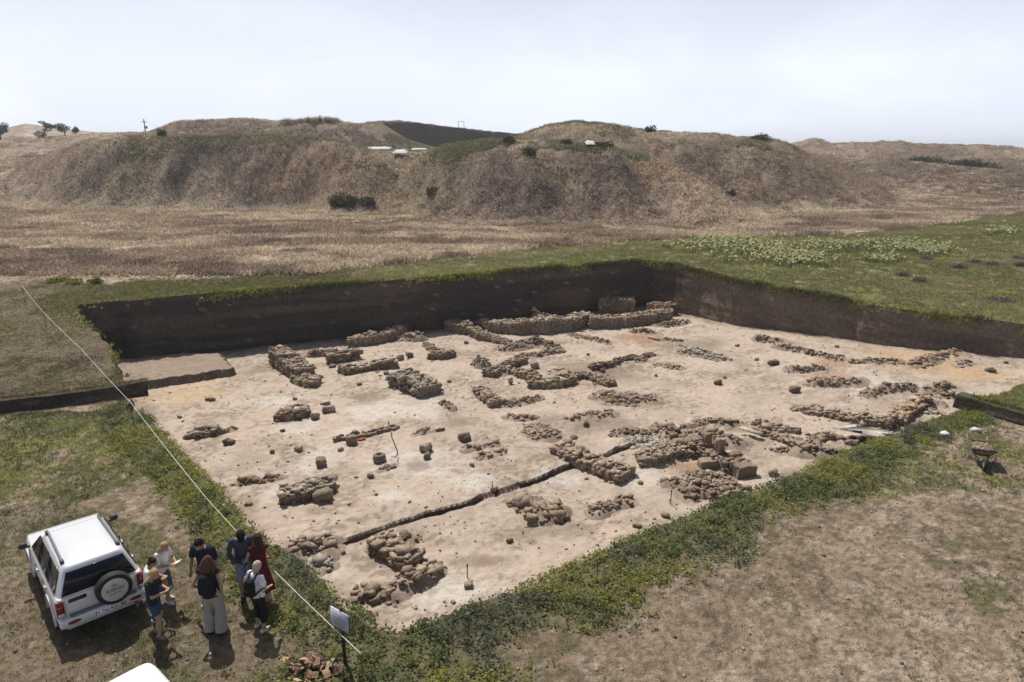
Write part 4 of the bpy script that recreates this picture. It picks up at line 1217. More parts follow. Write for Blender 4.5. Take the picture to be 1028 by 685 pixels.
# ================================================================== VEGETATION
def add_blades(mb, P, h, w, col, nb=5, spread=.06, lean=.5, var=.25, seed=0):
    """tufts of narrow pointed blades; P (n,3), h and w per tuft, col (n,3)"""
    r = np.random.RandomState(seed); n = len(P)
    h = np.broadcast_to(h, (n,)); w = np.broadcast_to(w, (n,)); spread = np.broadcast_to(spread, (n,))
    a = r.uniform(0, 6.283, (n, nb)); rr = spread[:, None] * np.sqrt(r.rand(n, nb))
    bx = P[:, 0, None] + rr * np.cos(a); by = P[:, 1, None] + rr * np.sin(a); bz = np.repeat(P[:, 2, None], nb, 1) - .01
    f = r.uniform(0, 6.283, (n, nb)); hh = h[:, None] * r.uniform(.5, 1.15, (n, nb)); ll = hh * lean * r.uniform(.1, 1, (n, nb))
    ww = w[:, None] * r.uniform(.7, 1.3, (n, nb)) * .5
    dx, dy = -np.sin(f) * ww, np.cos(f) * ww
    g = r.uniform(0, 6.283, (n, nb))
    tip = np.stack([bx + ll * np.cos(g), by + ll * np.sin(g), bz + hh], -1)
    p0 = np.stack([bx - dx, by - dy, bz], -1); p1 = np.stack([bx + dx, by + dy, bz], -1)
    V = np.stack([p0, p1, tip], 2).reshape(-1, 3)
    c = np.repeat(col[:, None, :], nb, 1) * r.uniform(1 - var, 1 + var, (n, nb, 1))
    C = np.repeat(c.reshape(-1, 1, 3), 3, 1).reshape(-1, 3)
    T = np.arange(len(V)).reshape(-1, 3)
    mb.add(V, tris=T, col=C)

def add_leaves(mb, P, size, col, var=.3, seed=0, flat=.6):
    """single lozenge leaves, turned every way; P (n,3), col (n,3)"""
    r = np.random.RandomState(seed); n = len(P)
    size = np.broadcast_to(size, (n,)) * r.uniform(.6, 1.4, n)
    d = r.normal(size=(n, 3)); d[:, 2] *= flat; d /= np.linalg.norm(d, axis=1)[:, None]
    e = r.normal(size=(n, 3)); e -= d * (e * d).sum(1)[:, None]; e /= np.linalg.norm(e, axis=1)[:, None]
    L = d * size[:, None]; W = e * (size * .32)[:, None]
    V = np.stack([P - L * .5, P + W, P + L * .5, P - W], 1).reshape(-1, 3)
    C = np.repeat((col * r.uniform(1 - var, 1 + var, (n, 1)))[:, None, :], 4, 1).reshape(-1, 3)
    mb.add(V, quads=np.arange(len(V)).reshape(-1, 4), col=C)

def scatter(n, x0, x1, y0, y1, seed):
    r = np.random.RandomState(seed)
    return r.uniform(x0, x1, n), r.uniform(y0, y1, n), r.rand(n)
def ground_z(x, y): return zg(x, y)
def outside_pit(x, y, m=0.0):
    return ~points_in(PITL, x, y)
G1 = np.array((.145, .170, .074)); G2 = np.array((.205, .228, .088)); GY = np.array((.30, .295, .080)); GG = np.array((.150, .158, .112)); BR = np.array((.175, .130, .085))

def rim_z(x, y, d):
    """ground outside; a little down the bank inside the rim"""
    ins = points_in(PITL, x, y)
    return zg(x, y) - np.where(ins, d * 1.2, 0)

def build_weeds():
    """the thick band of weeds along the near banks"""
    mb = MB()
    x, y, u = scatter(88000, -22, 24, 7.5, 27, 201)
    d, _, _ = seg_dist(RIM_NL + RIM_NEAR[::-1][:0], x, y, closed=False)
    d2, _, _ = seg_dist([(-1.9, 10.2)] + RIM_NEAR[::-1], x, y, closed=False)
    dm = np.minimum(d, d2)
    g, weed, dry, n, n2 = zone(x, y)
    ins = points_in(PITL, x, y)
    fine = fbm(x * 2.3, y * 2.3, 3, 204)
    keep = (u < weed * (.25 + 1.5 * np.clip(fine - .25, 0, 1))) & (~ins | (dm < .38))
    x, y, dm, fine = x[keep], y[keep], dm[keep], fine[keep]
    z = rim_z(x, y, dm)
    k = len(x)
    kind = fbm(x * .55, y * .55, 3, 205); k2 = fbm(x * 1.6, y * 1.6, 2, 206)
    col = lerp(np.tile(G1, (k, 1)), G2, sstep(.35, .6, k2))
    col = lerp(col, GY, .85 * sstep(.50, .60, kind))
    col = lerp(col, GG, .8 * sstep(.55, .66, fbm(x * .8 + 9, y * .8, 3, 207)) * (kind < .55))
    r = np.random.RandomState(208)
    hgt = (.05 + .20 * np.clip(fine - .2, 0, 1)) * r.uniform(.6, 1.3, k) * np.clip(1.25 - dm * .3, .45, 1) * (1 - .45 * sstep(9, 14, x))
    m = 13
    P = np.repeat(np.stack([x, y, z], 1), m, 0)
    up = r.rand(k * m) ** .7
    P[:, :2] += r.normal(size=(k * m, 2)) * .065
    P[:, 2] += np.repeat(hgt, m) * up + .01
    add_leaves(mb, P, .062, np.repeat(col, m, 0), .38, 209)
    sel = r.rand(k) < .5
    add_blades(mb, np.stack([x, y, z], 1)[sel], hgt[sel] * 1.35, .018, (col * 1.1)[sel], 4, .05, .6, .3, 210)
    tag(mb.build('weeds', M_LEAF), 'thick band of leafy green weeds along the near banks of the pit', 'weeds', kind='stuff')

def build_turf():
    """short grass and trampled tufts round the near side of the pit"""
    mb = MB()
    for (n, x0, x1, y0, y1, seed) in ((90000, -36, -10, 22, 46, 213), (110000, -26, 6, 8.5, 27, 211), (80000, 2, 27, 8.5, 27, 212)):
        x, y, u = scatter(n, x0, x1, y0, y1, seed)
        g, weed, dry, nn, n2 = zone(x, y)
        fine = fbm(x * 3, y * 3, 3, 214)
        p = np.clip((g * 1.25 + (nn - .5) * 1.6), .22, 1) * sstep(.22, .55, fine + .25 * g)
        keep = (u < p) & outside_pit(x, y) & (weed < .8)
        x, y, fine, g = x[keep], y[keep], fine[keep], g[keep]
        k = len(x); r = np.random.RandomState(seed + 5)
        kind = fbm(x * .6, y * .6, 3, 215)
        col = lerp(np.tile(np.array((.115, .115, .058)), (k, 1)), BR, sstep(.45, .75, r.rand(k) * .6 + (1 - g) * .35))
        col = lerp(col, GY * .9, .85 * sstep(.50, .62, kind) * sstep(.4, .7, g) * (r.rand(k) < .8))
        far_l = (y > 25) & (x < -8)
        col = np.where(far_l[:, None], lerp(col, np.array((.110, .092, .050)), .6 + 0 * x), col)
        P = np.stack([x, y, zg(x, y)], 1)
        hh = (.03 + .065 * g) * (.6 + .9 * fine)
        add_blades(mb, P, hh, .016, col, 5, .055, 1.0, .35, seed + 9)
    pb = MB(); r = np.random.RandomState(218)
    for k in range(2600):
        x = r.uniform(-12, 20); y = r.uniform(8.6, 24)
        if not outside_pit(np.array([x]), np.array([y]))[0]: continue
        s = .02 + r.gamma(1.4, .012)
        add_stone(pb, (x, y, float(zg(np.array([x]), np.array([y]))[0]) + s * .1), (s, s * .8, s * .6), None, (.34, .28, .22) if r.rand() < .6 else (.13, .105, .08), .4)
    tag(pb.build('pebbles', M_STONE), 'pebbles and crumbs of earth on the bare ground round the pit', 'pebbles', kind='stuff')
    # straw and dead stalks lying on the bare earth
    r = np.random.RandomState(219)
    x, y = r.uniform(-14, 20, 26000), r.uniform(8.5, 24, 26000)
    keep = outside_pit(x, y) & (fbm(x * 1.1, y * 1.1, 4, 220) > .42)
    x, y = x[keep], y[keep]
    col = np.where((r.rand(len(x)) < .45)[:, None], np.array((.095, .088, .048)), np.array((.34, .275, .195)))
    add_blades(mb, np.stack([x, y, zg(x, y)], 1), .022, .014, col, 4, .05, 2.6, .35, 221)
    tag(mb.build('short_grass', M_LEAF), 'short worn grass on the trampled earth round the pit', 'grass', kind='stuff')

def build_far_turf():
    """the green strip beyond the pit, the field on the right, the grass hanging over the far rims"""
    mb = MB()
    x, y, u = scatter(260000, -30, 62, 24, 86, 221)
    g, weed, dry, nn, n2 = zone(x, y)
    fine = fbm(x * 1.4, y * 1.4, 3, 223)
    dr0, _, _ = seg_dist(RIM_FAR, x, y, closed=False)
    high = ((x > 10) | (y > 40) | (dr0 < 7))
    keep = (u < np.clip(g * 1.1, 0, 1) * sstep(.25, .55, fine + .1)) & (dry < .5) & outside_pit(x, y) & high & (x / y < .95)
    x, y, fine = x[keep], y[keep], fine[keep]
    k = len(x); r = np.random.RandomState(224)
    kind = fbm(x * .2, y * .3, 4, 225)
    col = lerp(np.tile(np.array((.222, .218, .092)), (k, 1)), np.array((.305, .270, .135)), sstep(.46, .62, kind))
    dr, _, _ = seg_dist([tuple(p) for p in RIM_FAR + RIM_R], x, y, closed=False)
    col = lerp(col, GY * .85, .7 * (1 - sstep(.3, 2.0, dr + 1.2 * (fine - .5))) * (r.rand(k) < .75))
    P = np.stack([x, y, zg(x, y)], 1)
    add_blades(mb, P, (.07 + .10 * fine), .045, col, 5, .14, .9, .3, 226)
    # fringe over the rims
    pts = np.array([p for p, s in zip(PIT, PITS) if s in ('far', 'r', 'block', 'l')])
    ss = np.array([s for s in PITS if s in ('far', 'r', 'block', 'l')])
    m = 22; r = np.random.RandomState(227)
    Q = np.repeat(pts, m, 0) + r.normal(size=(len(pts) * m, 2)) * .16
    sd = np.repeat(ss, m)
    dens = fbm(Q[:, 0] * .5, Q[:, 1] * .5, 3, 228)
    keep = r.rand(len(Q)) < sstep(.25, .5, dens) * np.where(sd == 'l', .12, .9)
    Q = Q[keep]; k = len(Q)
    d, _, _ = seg_dist(PITL, Q[:, 0], Q[:, 1])
    z = rim_z(Q[:, 0], Q[:, 1], d)
    col = lerp(np.tile(np.array((.105, .108, .040)), (k, 1)), GY, sstep(.45, .62, fbm(Q[:, 0] * .3, Q[:, 1] * .3, 3, 229)))
    add_blades(mb, np.stack([Q[:, 0], Q[:, 1], z], 1), .17, .05, col, 6, .1, .9, .35, 230)
    for A, B, cc in ((_b, _a, (.150, .135, .070)), (STEP_B, _c, (.130, .145, .058))):
        n = 1500; u = r.rand(n); Q = A + (B - A) * u[:, None] + r.normal(size=(n, 2)) * .10 + (B - A)[::-1] * np.array((-1, 1)) / np.linalg.norm(B - A) * .22
        add_blades(mb, np.stack([Q[:, 0], Q[:, 1], zg(Q[:, 0], Q[:, 1])], 1), .10, .02, np.tile(np.array(cc), (n, 1)), 6, .06, .9, .35, 233)
    tag(mb.build('field_grass', M_LEAF), 'green grass beyond the far rim of the pit and in the field on the right', 'grass', kind='stuff')

def build_dry_field():
    mb = MB()
    r = np.random.RandomState(231)
    ND = 130000
    t = r.uniform(-.86, .86, ND); yy = 42 * np.exp(r.rand(ND) * math.log(235 / 42.))
    x = t * yy; y = yy
    dry = dryness(x, y)
    edge = np.interp(x / y, DRY_T, DRY_Y)
    e = fbm(x * .3, y * .3, 3, 232); f2 = fbm(x * .12, y * .25, 4, 233)
    keep = (dry > .45) & (r.rand(len(x)) < sstep(.22, .55, e + .1))
    x, y, e, f2, edge = x[keep], y[keep], e[keep], f2[keep], edge[keep]
    z = zg(x, y)
    k = len(x)
    col = lerp(np.tile(np.array((.36, .28, .21)), (k, 1)), np.array((.56, .465, .35)), sstep(.45, .62, f2))
    col = lerp(col, np.array((.21, .16, .122)), .85 * sstep(.55, .68, fbm(x * .25 + 7, y * .35, 4, 234)))
    dz = (zg(x, y + 1.2) - z) / 1.2
    scrub = np.where(x / y > .38, sstep(.06, .18, np.abs(dz)), sstep(.2, .45, np.abs(dz)))  # scrub on the heaps; on the right hills, slope shading painted into the colour
    col = lerp(col, np.array((.21, .16, .12)), scrub * sstep(.38, .55, fbm(x * .2, y * .2, 3, 235)))
    col = lerp(col, np.array((.25, .185, .13)), scrub * .5)
    top = sstep(9.0, 10.0, z) * (1 - sstep(.35, .6, np.abs(dz))) * sstep(.36, .52, fbm(x * .12, y * .12, 3, 141)) * (np.abs(x) < 45)
    col = lerp(col, np.array((.135, .145, .070)), top * .85)
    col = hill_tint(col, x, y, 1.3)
    near = 1 - sstep(0, 3, y - edge)
    hh = (.12 + .26 * e) * (1 + .7 * near) * (1 - .35 * scrub)
    add_blades(mb, np.stack([x, y, z], 1), hh, .055 + .0011 * y, col, 6, .30 + .002 * y, 1.5, .35, 236)
    tag(mb.build('dry_grass', M_STRAW), 'tall bleached dry grass covering the field beyond the pit', 'dry grass', kind='stuff')
    # scrub on the slopes of the spoil heaps
    mb = MB()
    n = 80000
    t = r.uniform(-.80, .75, n); y = r.uniform(66, 160, n); x = t * y
    z = zg(x, y); dz = (zg(x, y + 1.0) - z); dx = (zg(x + 1.0, y) - z)
    sl = np.hypot(dx, dz)
    c1 = fbm(x * .22, y * .22, 4, 241)
    keep = (sl > .16) & (sl < 2.2) & ((z < 8.8) | (sl > .5) | (np.abs(x) > 45)) & (t > tpx(25, 170) + .05 * (c1 - .5)) & (r.rand(n) < sstep(2.8, 5.0, z + 3 * (c1 - .5))) & (r.rand(n) < sstep(.0, .42, c1)) & (z > 3.0)
    x, y, z, c1 = x[keep], y[keep], z[keep], c1[keep]
    k = len(x)
    kind = fbm(x * .10, y * .14, 4, 242, .6); sp = r.rand(k)
    col = lerp(np.tile(np.array((.31, .24, .18)), (k, 1)), np.array((.165, .126, .118)), sstep(.42, .55, kind))
    col = lerp(col, np.array((.33, .24, .155)), .9 * sstep(.56, .68, kind) )
    col = lerp(col, np.array((.095, .105, .052)), .8 * (sp > .95))
    col = lerp(col, np.array((.38, .30, .22)), .7 * (sp < .12))
    col = lerp(col, np.array((.46, .37, .26)), .75 * sstep(.56, .70, fbm(x * .07 + 4, y * .05, 4, 244, .6)))
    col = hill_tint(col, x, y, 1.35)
    hh = .5 * (.2 + .7 * r.rand(k) ** 2) * (.5 + c1)
    add_blades(mb, np.stack([x, y, z], 1), hh, .14, col, 9, .50, 1.3, .4, 243)
    tag(mb.build('dry_scrub', M_STRAW), 'brown dry scrub covering the slopes of the spoil heaps', 'scrub', kind='stuff')

def build_hilltop_grass():
    """the green brows of the spoil heaps"""
    mb = MB(); r = np.random.RandomState(271)
    for (a, b, y0, y1, n, cut) in ((128, 350, 97, 126, 13000, .42), (432, 650, 84.5, 96, 9000, .40), (520, 640, 108, 118, 1500, .52), (740, 800, 101, 110, 3000, .42), (330, 425, 150, 166, 4000, .40), (370, 450, 92, 112, 2500, .5)):
        t = r.uniform(tpx(a, 145), tpx(b, 145), n); y = r.uniform(y0, y1, n); x = t * y
        keep = (fbm(x * .16, y * .16, 4, 272) > cut) & (r.rand(n) < sstep(7.6, 9.0, zg(x, y)))
        x, y = x[keep], y[keep]; k = len(x)
        col = lerp(np.tile(np.array((.165, .175, .090)), (k, 1)), np.array((.25, .235, .125)), sstep(.42, .6, fbm(x * .2, y * .2, 3, 273)))
        add_blades(mb, np.stack([x, y, zg(x, y)], 1), (.15 + .25 * r.rand(k)), .13, col, 6, .4, 1.0, .3, 274)
    tag(mb.build('hilltop_grass', M_LEAF), 'green grass and weeds along the flat tops of the spoil heaps', 'grass', kind='stuff')

def build_flowering():
    mb = MB(); fl = []
    r = np.random.RandomState(251)
    spots = [(705,247,30,7),(770,252,52,12),(800,262,40,7),(900,249,40,8),(935,254,22,6),(1002,233,20,6),(885,262,20,4),(840,248,30,6),(735,243,25,4)]
    X = []; Y = []
    for (px, py, w, hgt) in spots:
        n = int(w * hgt * .5)
        for _ in range(n):
            p = ground_at(px + r.normal() * w * .5, py + r.normal() * hgt * .45)
            X.append(p[0]); Y.append(p[1])
    X = np.array(X); Y = np.array(Y); k = len(X); Z = zg(X, Y)
    P = np.stack([X, Y, Z], 1)
    add_blades(mb, P, .42, .07, np.tile(np.array((.165, .180, .080)), (k, 1)), 7, .22, .8, .3, 252)
    m = 5
    Q = np.repeat(P, m, 0) + r.normal(size=(k * m, 3)) * np.array((.22, .22, .07)); Q[:, 2] += .36
    sel = r.rand(len(Q)) < .6
    add_leaves(mb, Q[sel], .20, np.tile(np.array((.50, .49, .26)), (sel.sum(), 1)), .3, 253)
    tag(mb.build('flowering_weeds', M_LEAF), 'drifts of pale yellow flowering weeds in the green field on the right', 'flowering weeds', kind='stuff')

def leaf_cloud(mb, lobes, leaf, col, n, seed, flat=.8, var=.4, core=True):
    """leaves spread through a few uneven lobes (centre, radii)"""
    r = np.random.RandomState(seed)
    vol = np.array([q[1][0] * q[1][1] * q[1][2] for q in lobes]) ** .67; vol /= vol.sum()
    for (c, rad), v in zip(lobes, vol):
        m = max(6, int(n * v))
        d = r.normal(size=(m, 3)); d /= np.linalg.norm(d, axis=1)[:, None]
        rr = r.uniform(.55, 1.08, m) ** .7
        P = np.asarray(c) + d * rr[:, None] * np.asarray(rad) + r.normal(size=(m, 3)) * leaf * .4
        add_leaves(mb, P, leaf, np.tile(np.asarray(col), (m, 1)), var, seed + 1, flat)

def bush(label, p, w, h, col, leaf, seed, n=700, group=None, name='bush', lobes=9, d=None):
    root = empty(name, p)
    r = np.random.RandomState(seed); mb = MB(); L = []
    d = d or w
    for i in range(lobes):
        a = r.uniform(0, 6.28); q = math.sqrt(r.rand()) * .55
        hh = h * r.uniform(.45, .95) * (1 - q * .5)
        L.append(((math.cos(a) * q * w * .6, math.sin(a) * q * d * .6, hh * .52), (w * r.uniform(.16, .28), d * r.uniform(.16, .28), hh * .5)))
    leaf_cloud(mb, L, leaf, col, n, seed)
    mb.build('foliage', M_LEAF, root)
    s = MB()
    for i in range(5):
        a = r.uniform(0, 6.28)
        add_tube(s, [(0, 0, -.1), (math.cos(a) * w * .1, math.sin(a) * w * .1, h * .3), (math.cos(a) * w * .25, math.sin(a) * w * .25, h * .62)], [.05 * h, .035 * h, .012 * h], 6, (.07, .05, .038))
    s.build('stem', M_WOOD, root)
    return tag(root, label, 'bush', group)

def tree(label, p, h, w, seed, lean=0.0, kind='round', col=(.040, .045, .026)):
    root = empty('tree', p)
    r = np.random.RandomState(seed)
    tr = MB(); cr = MB(); L = []
    add_tube(tr, [(0, 0, -.3), (lean * h * .2, 0, h * .35), (lean * h * .45, 0, h * .62)], [h * .045, h * .035, h * .018], 8, (.06, .045, .035))
    for i in range(7):
        f = r.uniform(.3, .62); a = r.uniform(0, 6.28)
        s = np.array((lean * h * .45 * f / .62, 0, h * f)); e = s + np.array((math.cos(a) * w * .32 + lean * w * .35, math.sin(a) * w * .3, h * r.uniform(.10, .25)))
        add_tube(tr, [s, (s + e) / 2 + np.array((0, 0, .05 * h)), e], [h * .018, h * .013, h * .006], 6, (.06, .045, .035))
        if kind == 'flag':
            L.append((e + np.array((lean * w * .15, 0, .03 * h)), (w * r.uniform(.16, .27), w * r.uniform(.14, .2), h * r.uniform(.05, .10))))
        else:
            L.append((e, (w * r.uniform(.15, .24), w * r.uniform(.15, .24), h * r.uniform(.12, .20))))
    if kind == 'flag':
        for i in range(4): L.append((np.array((lean * w * (.1 + .3 * i), 0, h * (.93 - .10 * i))), (w * .20, w * .16, h * .07)))
        L.append((np.array((-.1 * w, 0, h * .22)), (w * .3, w * .25, h * .16)))
    else:
        for i in range(5): L.append((np.array((r.uniform(-.3, .3) * w, r.uniform(-.3, .3) * w, h * r.uniform(.35, .9))), (w * .22, w * .22, h * .13)))
    tr.build('trunk', M_WOOD, root)
    leaf_cloud(cr, L, h * .07, col, 1800, seed + 2)
    cr.build('crown', M_LEAF, root)
    return tag(root, label, 'tree')

M_WOOD = vcol_mat('bark', scale=8, lo=.7, hi=1.2)
build_weeds(); build_turf(); build_far_turf(); build_dry_field(); build_flowering(); build_hilltop_grass()

def gz(p): return np.array((p[0], p[1], float(zg(np.array([p[0]]), np.array([p[1]]))[0]) - .05))
def over(px, Y):
    a, b, c = ray(px, 140); return gz((a / b * Y, Y))
DG = (.058, .066, .034)
bush('dark green rounded bush at the foot of the left spoil heap', gz(over(345, 84)), 4.6, 2.3, DG, .30, 301, 2200)
bush('small greyish shrub to the right of the dark bush below the spoil heap', gz(over(366, 83)), 2.6, 1.2, (.075, .070, .045), .25, 302, 700)
bush('round dark bush alone on the skyline above the right spoil heap', gz(over(651, 112)), 2.0, 1.5, DG, .2, 303, 900)
bush('small dark bush on the brow of the left spoil heap', gz(over(163, 101.5)), 1.6, 1.5, DG, .2, 304, 700)
bush('dark green bush in the middle of the brow of the centre spoil heap', gz(over(570, 86.5)), 1.7, 1.1, DG, .2, 305, 700)
bush('low green bush on the left brow of the centre spoil heap', gz(over(510, 87.5)), 2.0, 1.1, (.050, .060, .030), .22, 306, 700)
bush('bright green shrub hanging on the slope below the left brow of the centre spoil heap', gz(over(531, 82.5)), 1.8, 1.6, (.055, .066, .024), .2, 307, 700)
bush('low wide green shrub beside the white sheet on the centre spoil heap', gz(over(606, 86.5)), 3.2, 1.0, (.050, .062, .036), .22, 308, 900)
bush('dark shrub growing in the dell between the rear hill and the right hills', gz(over(738, 88)), 1.9, 1.2, (.045, .048, .030), .2, 309, 600)
bush('green shrub near the foot of the dark bush, left of the centre spoil heap', gz(over(432, 82)), 3.0, 1.1, (.070, .078, .040), .22, 310, 700)
bush('grey green shrub high on the rear hill above the dell', gz(over(765, 105)), 3.6, 1.2, (.055, .060, .034), .24, 313, 900)
bush('long low dark hedge climbing the slope among the right hills', gz(over(978, 150)), 5.0, 2.4, (.040, .044, .022), .42, 311, 2400, name='hedge', lobes=26, d=22)
bush('dark scrub thicket left of the long hedge on the right hills', gz(over(930, 160)), 9.0, 2.2, (.052, .056, .030), .42, 312, 1500, name='thicket', lobes=16)
for i, (px, py) in enumerate(((906,277),(924,283),(960,269),(995,266),(1022,267),(1003,302),(978,264),(931,261),(1024,260))):
    g = ground_at(px, py)
    bush('low grey mauve shrub dotted on the green field right of the pit', gz(g), .95 + .2 * (i % 3), .38, (.150, .130, .125), .10, 320 + i, 420, 'grey shrubs on the green field')
for i, px in enumerate((286, 292, 299, 304, 311, 316, 323, 327, 333, 339)):
    q = gz(over(px + RS.uniform(-2, 2), 135)); root = empty('bush', q); r = np.random.RandomState(340 + i); m = MB()
    n = 60; hh = r.uniform(.8, 2.1); w = r.uniform(.5, 1.0)
    P = np.stack([r.normal(size=n) * w * .5, r.normal(size=n) * w * .4, r.rand(n) * hh * .5], 1)
    add_blades(m, P, hh * .6, .05, np.tile(np.array((.34, .255, .20)), (n, 1)), 5, .12, .9, .35, 341 + i)
    m.build('foliage', M_STRAW, root)
    s = MB()
    for k in range(5):
        a = r.uniform(0, 6.28); add_tube(s, [(0, 0, -.1), (math.cos(a) * w * .2, math.sin(a) * w * .2, hh * .5), (math.cos(a) * w * .45, math.sin(a) * w * .45, hh)], [.03, .02, .008], 5, (.16, .12, .09))
    s.build('stem', M_WOOD, root)
    tag(root, 'feathery leafless dry bush on the crest of the rear left hill', 'bush', 'dry bushes on the skyline')
for i, (px, py, w) in enumerate(((60,283,1.4),(74,285,1.0),(96,284,.8),(70,277,.0))):
    if w: bush(('broad yellow green bush at the edge of the dry grass', 'smaller yellow green bush next to the broad one', 'lowest yellow green tuft right of the two bushes')[i], gz(ground_at(px, py)), w, .5, (.20, .205, .045), .12, 360 + i, 500)
tree('dark pine cut off by the left edge on the horizon', gz(over(1, 188)), 4.6, 4.2, 401)
tree('wind-bent pine on the left horizon leaning right', gz(over(43, 188)), 4.2, 5.0, 402, .9, 'flag')
tree('small airy tree right of the wind-bent pine', gz(over(66, 188)), 2.9, 3.6, 403, .1, 'round', (.055, .052, .040))
tree('tiny sapling at the right end of the trees on the horizon', gz(over(77, 188)), 2.2, 1.6, 404, .0, 'round', (.055, .052, .040))
# ================================================================== VEHICLES
M_SILVER = plain_mat('silver_paint', (.62, .63, .65), .28, .12, .5, .03, 60, coat=.6)
M_WHITE = plain_mat('white_paint', (.80, .80, .79), .35, 0, .5, .03, 40, coat=.4)
M_GLASS = plain_mat('dark_glass', (.008, .009, .014), .12, 0, .22, .1, 10)
M_RUBBER = plain_mat('black_rubber', (.022, .022, .023), .75, 0, .3, .2, 40)
M_BLACK = plain_mat('black_plastic', (.030, .030, .033), .5, 0, .4, .15, 40)
M_GREY = plain_mat('grey_plastic', (.17, .17, .18), .55, 0, .4, .1, 40)
M_ALLOY = plain_mat('alloy', (.50, .51, .53), .32, .8, .5, .08, 30)
M_RED = plain_mat('red_lens', (.20, .012, .012), .2, 0, .6, .1, 40)
M_LENS = plain_mat('clear_lens', (.62, .62, .62), .15, 0, .6, .05, 40)
M_PLATE = plain_mat('plate_white', (.86, .87, .90), .45, 0, .4, .03, 40)
M_INK = plain_mat('ink', (.020, .022, .030), .6, 0, .3, .1, 40)
M_DUSTY = plain_mat('pale_cover', (.52, .52, .51), .4, .1, .5, .06, 20)

def lathe_x(mb, prof, x0=0.0, segs=36, col=(.5, .5, .5)):
    """profile of (x, radius) turned about the x axis, closed on itself"""
    n = len(prof); V = []
    for i in range(segs):
        a = 2 * math.pi * i / segs
        for (x, r) in prof: V.append((x0 + x, r * math.cos(a), r * math.sin(a)))
    Q = []
    for i in range(segs):
        j = (i + 1) % segs
        for k in range(n):
            k2 = (k + 1) % n
            Q.append((i * n + k, i * n + k2, j * n + k2, j * n + k))
    mb.add(V, quads=Q, col=col)

def sharp(o, deg=32):
    o.data.set_sharp_from_angle(angle=R(deg)); return o

def wheel(root, x, y, z, r, side, axis='x', name='wheel'):
    t = MB(); w = .105
    lathe_x(t, [(-w, r * .64), (-w * 1.02, r * .80), (-w * .9, r * .95), (-w * .6, r), (w * .6, r), (w * .9, r * .95), (w * 1.02, r * .80), (w, r * .64)])
    o = t.build(name, M_RUBBER, root, True); sharp(o, 40)
    o.location = (x, y, z)
    m = MB(); rr = r * .645; q = side
    lathe_x(m, [(-.09, rr), (.09 * 1, rr), (.09, rr * .9), (-.09, rr * .9)], 0, 32)
    lathe_x(m, [(q * .02, 0.004), (q * .05, .004), (q * .05, rr * .93), (q * .02, rr * .93)], 0, 32)
    for k in range(5):
        a = 2 * math.pi * k / 5
        c, s = math.cos(a), math.sin(a)
        add_box(m, (q * .068, c * rr * .52, s * rr * .52), (.03, rr * .85, .075), rotx(a))
    lathe_x(m, [(q * .06, .004), (q * .092, .004), (q * .088, rr * .24), (q * .06, rr * .24)], 0, 20)
    ro = m.build('rim', M_ALLOY, o, False); sharp(ro, 40)
    return o

def text_mesh(s, size, name, mat, parent, loc, rot, align='CENTER', depth=.002):
    cu = bpy.data.curves.new(name, 'FONT'); cu.body = s; cu.size = size; cu.align_x = align; cu.align_y = 'CENTER'; cu.extrude = depth
    t = bpy.data.objects.new(name, cu); COL.objects.link(t)
    me = bpy.data.meshes.new_from_object(t.evaluated_get(bpy.context.evaluated_depsgraph_get()))
    bpy.data.objects.remove(t); me.materials.clear()
    o = link_mesh(name, me, mat, parent)
    o.location = loc; o.rotation_euler = rot
    return o

def prism_yz(mb, pts, x0, x1, col=(.5, .5, .5), xf=None):
    """a thin slab: outline in (y, z), from x0 to x1 (or offsets of a leaning side xf(z))"""
    n = len(pts); V = []
    for off in (x0, x1):
        for (y, z) in pts: V.append(((xf(z) if xf else 0) + off, y, z))
    T = [(0, i, i + 1) for i in range(1, n - 1)] + [(n, n + i + 1, n + i) for i in range(1, n - 1)]
    Q = [(i, (i + 1) % n, n + (i + 1) % n, n + i) for i in range(n)]
    mb.add(V, tris=T, quads=Q, col=col)

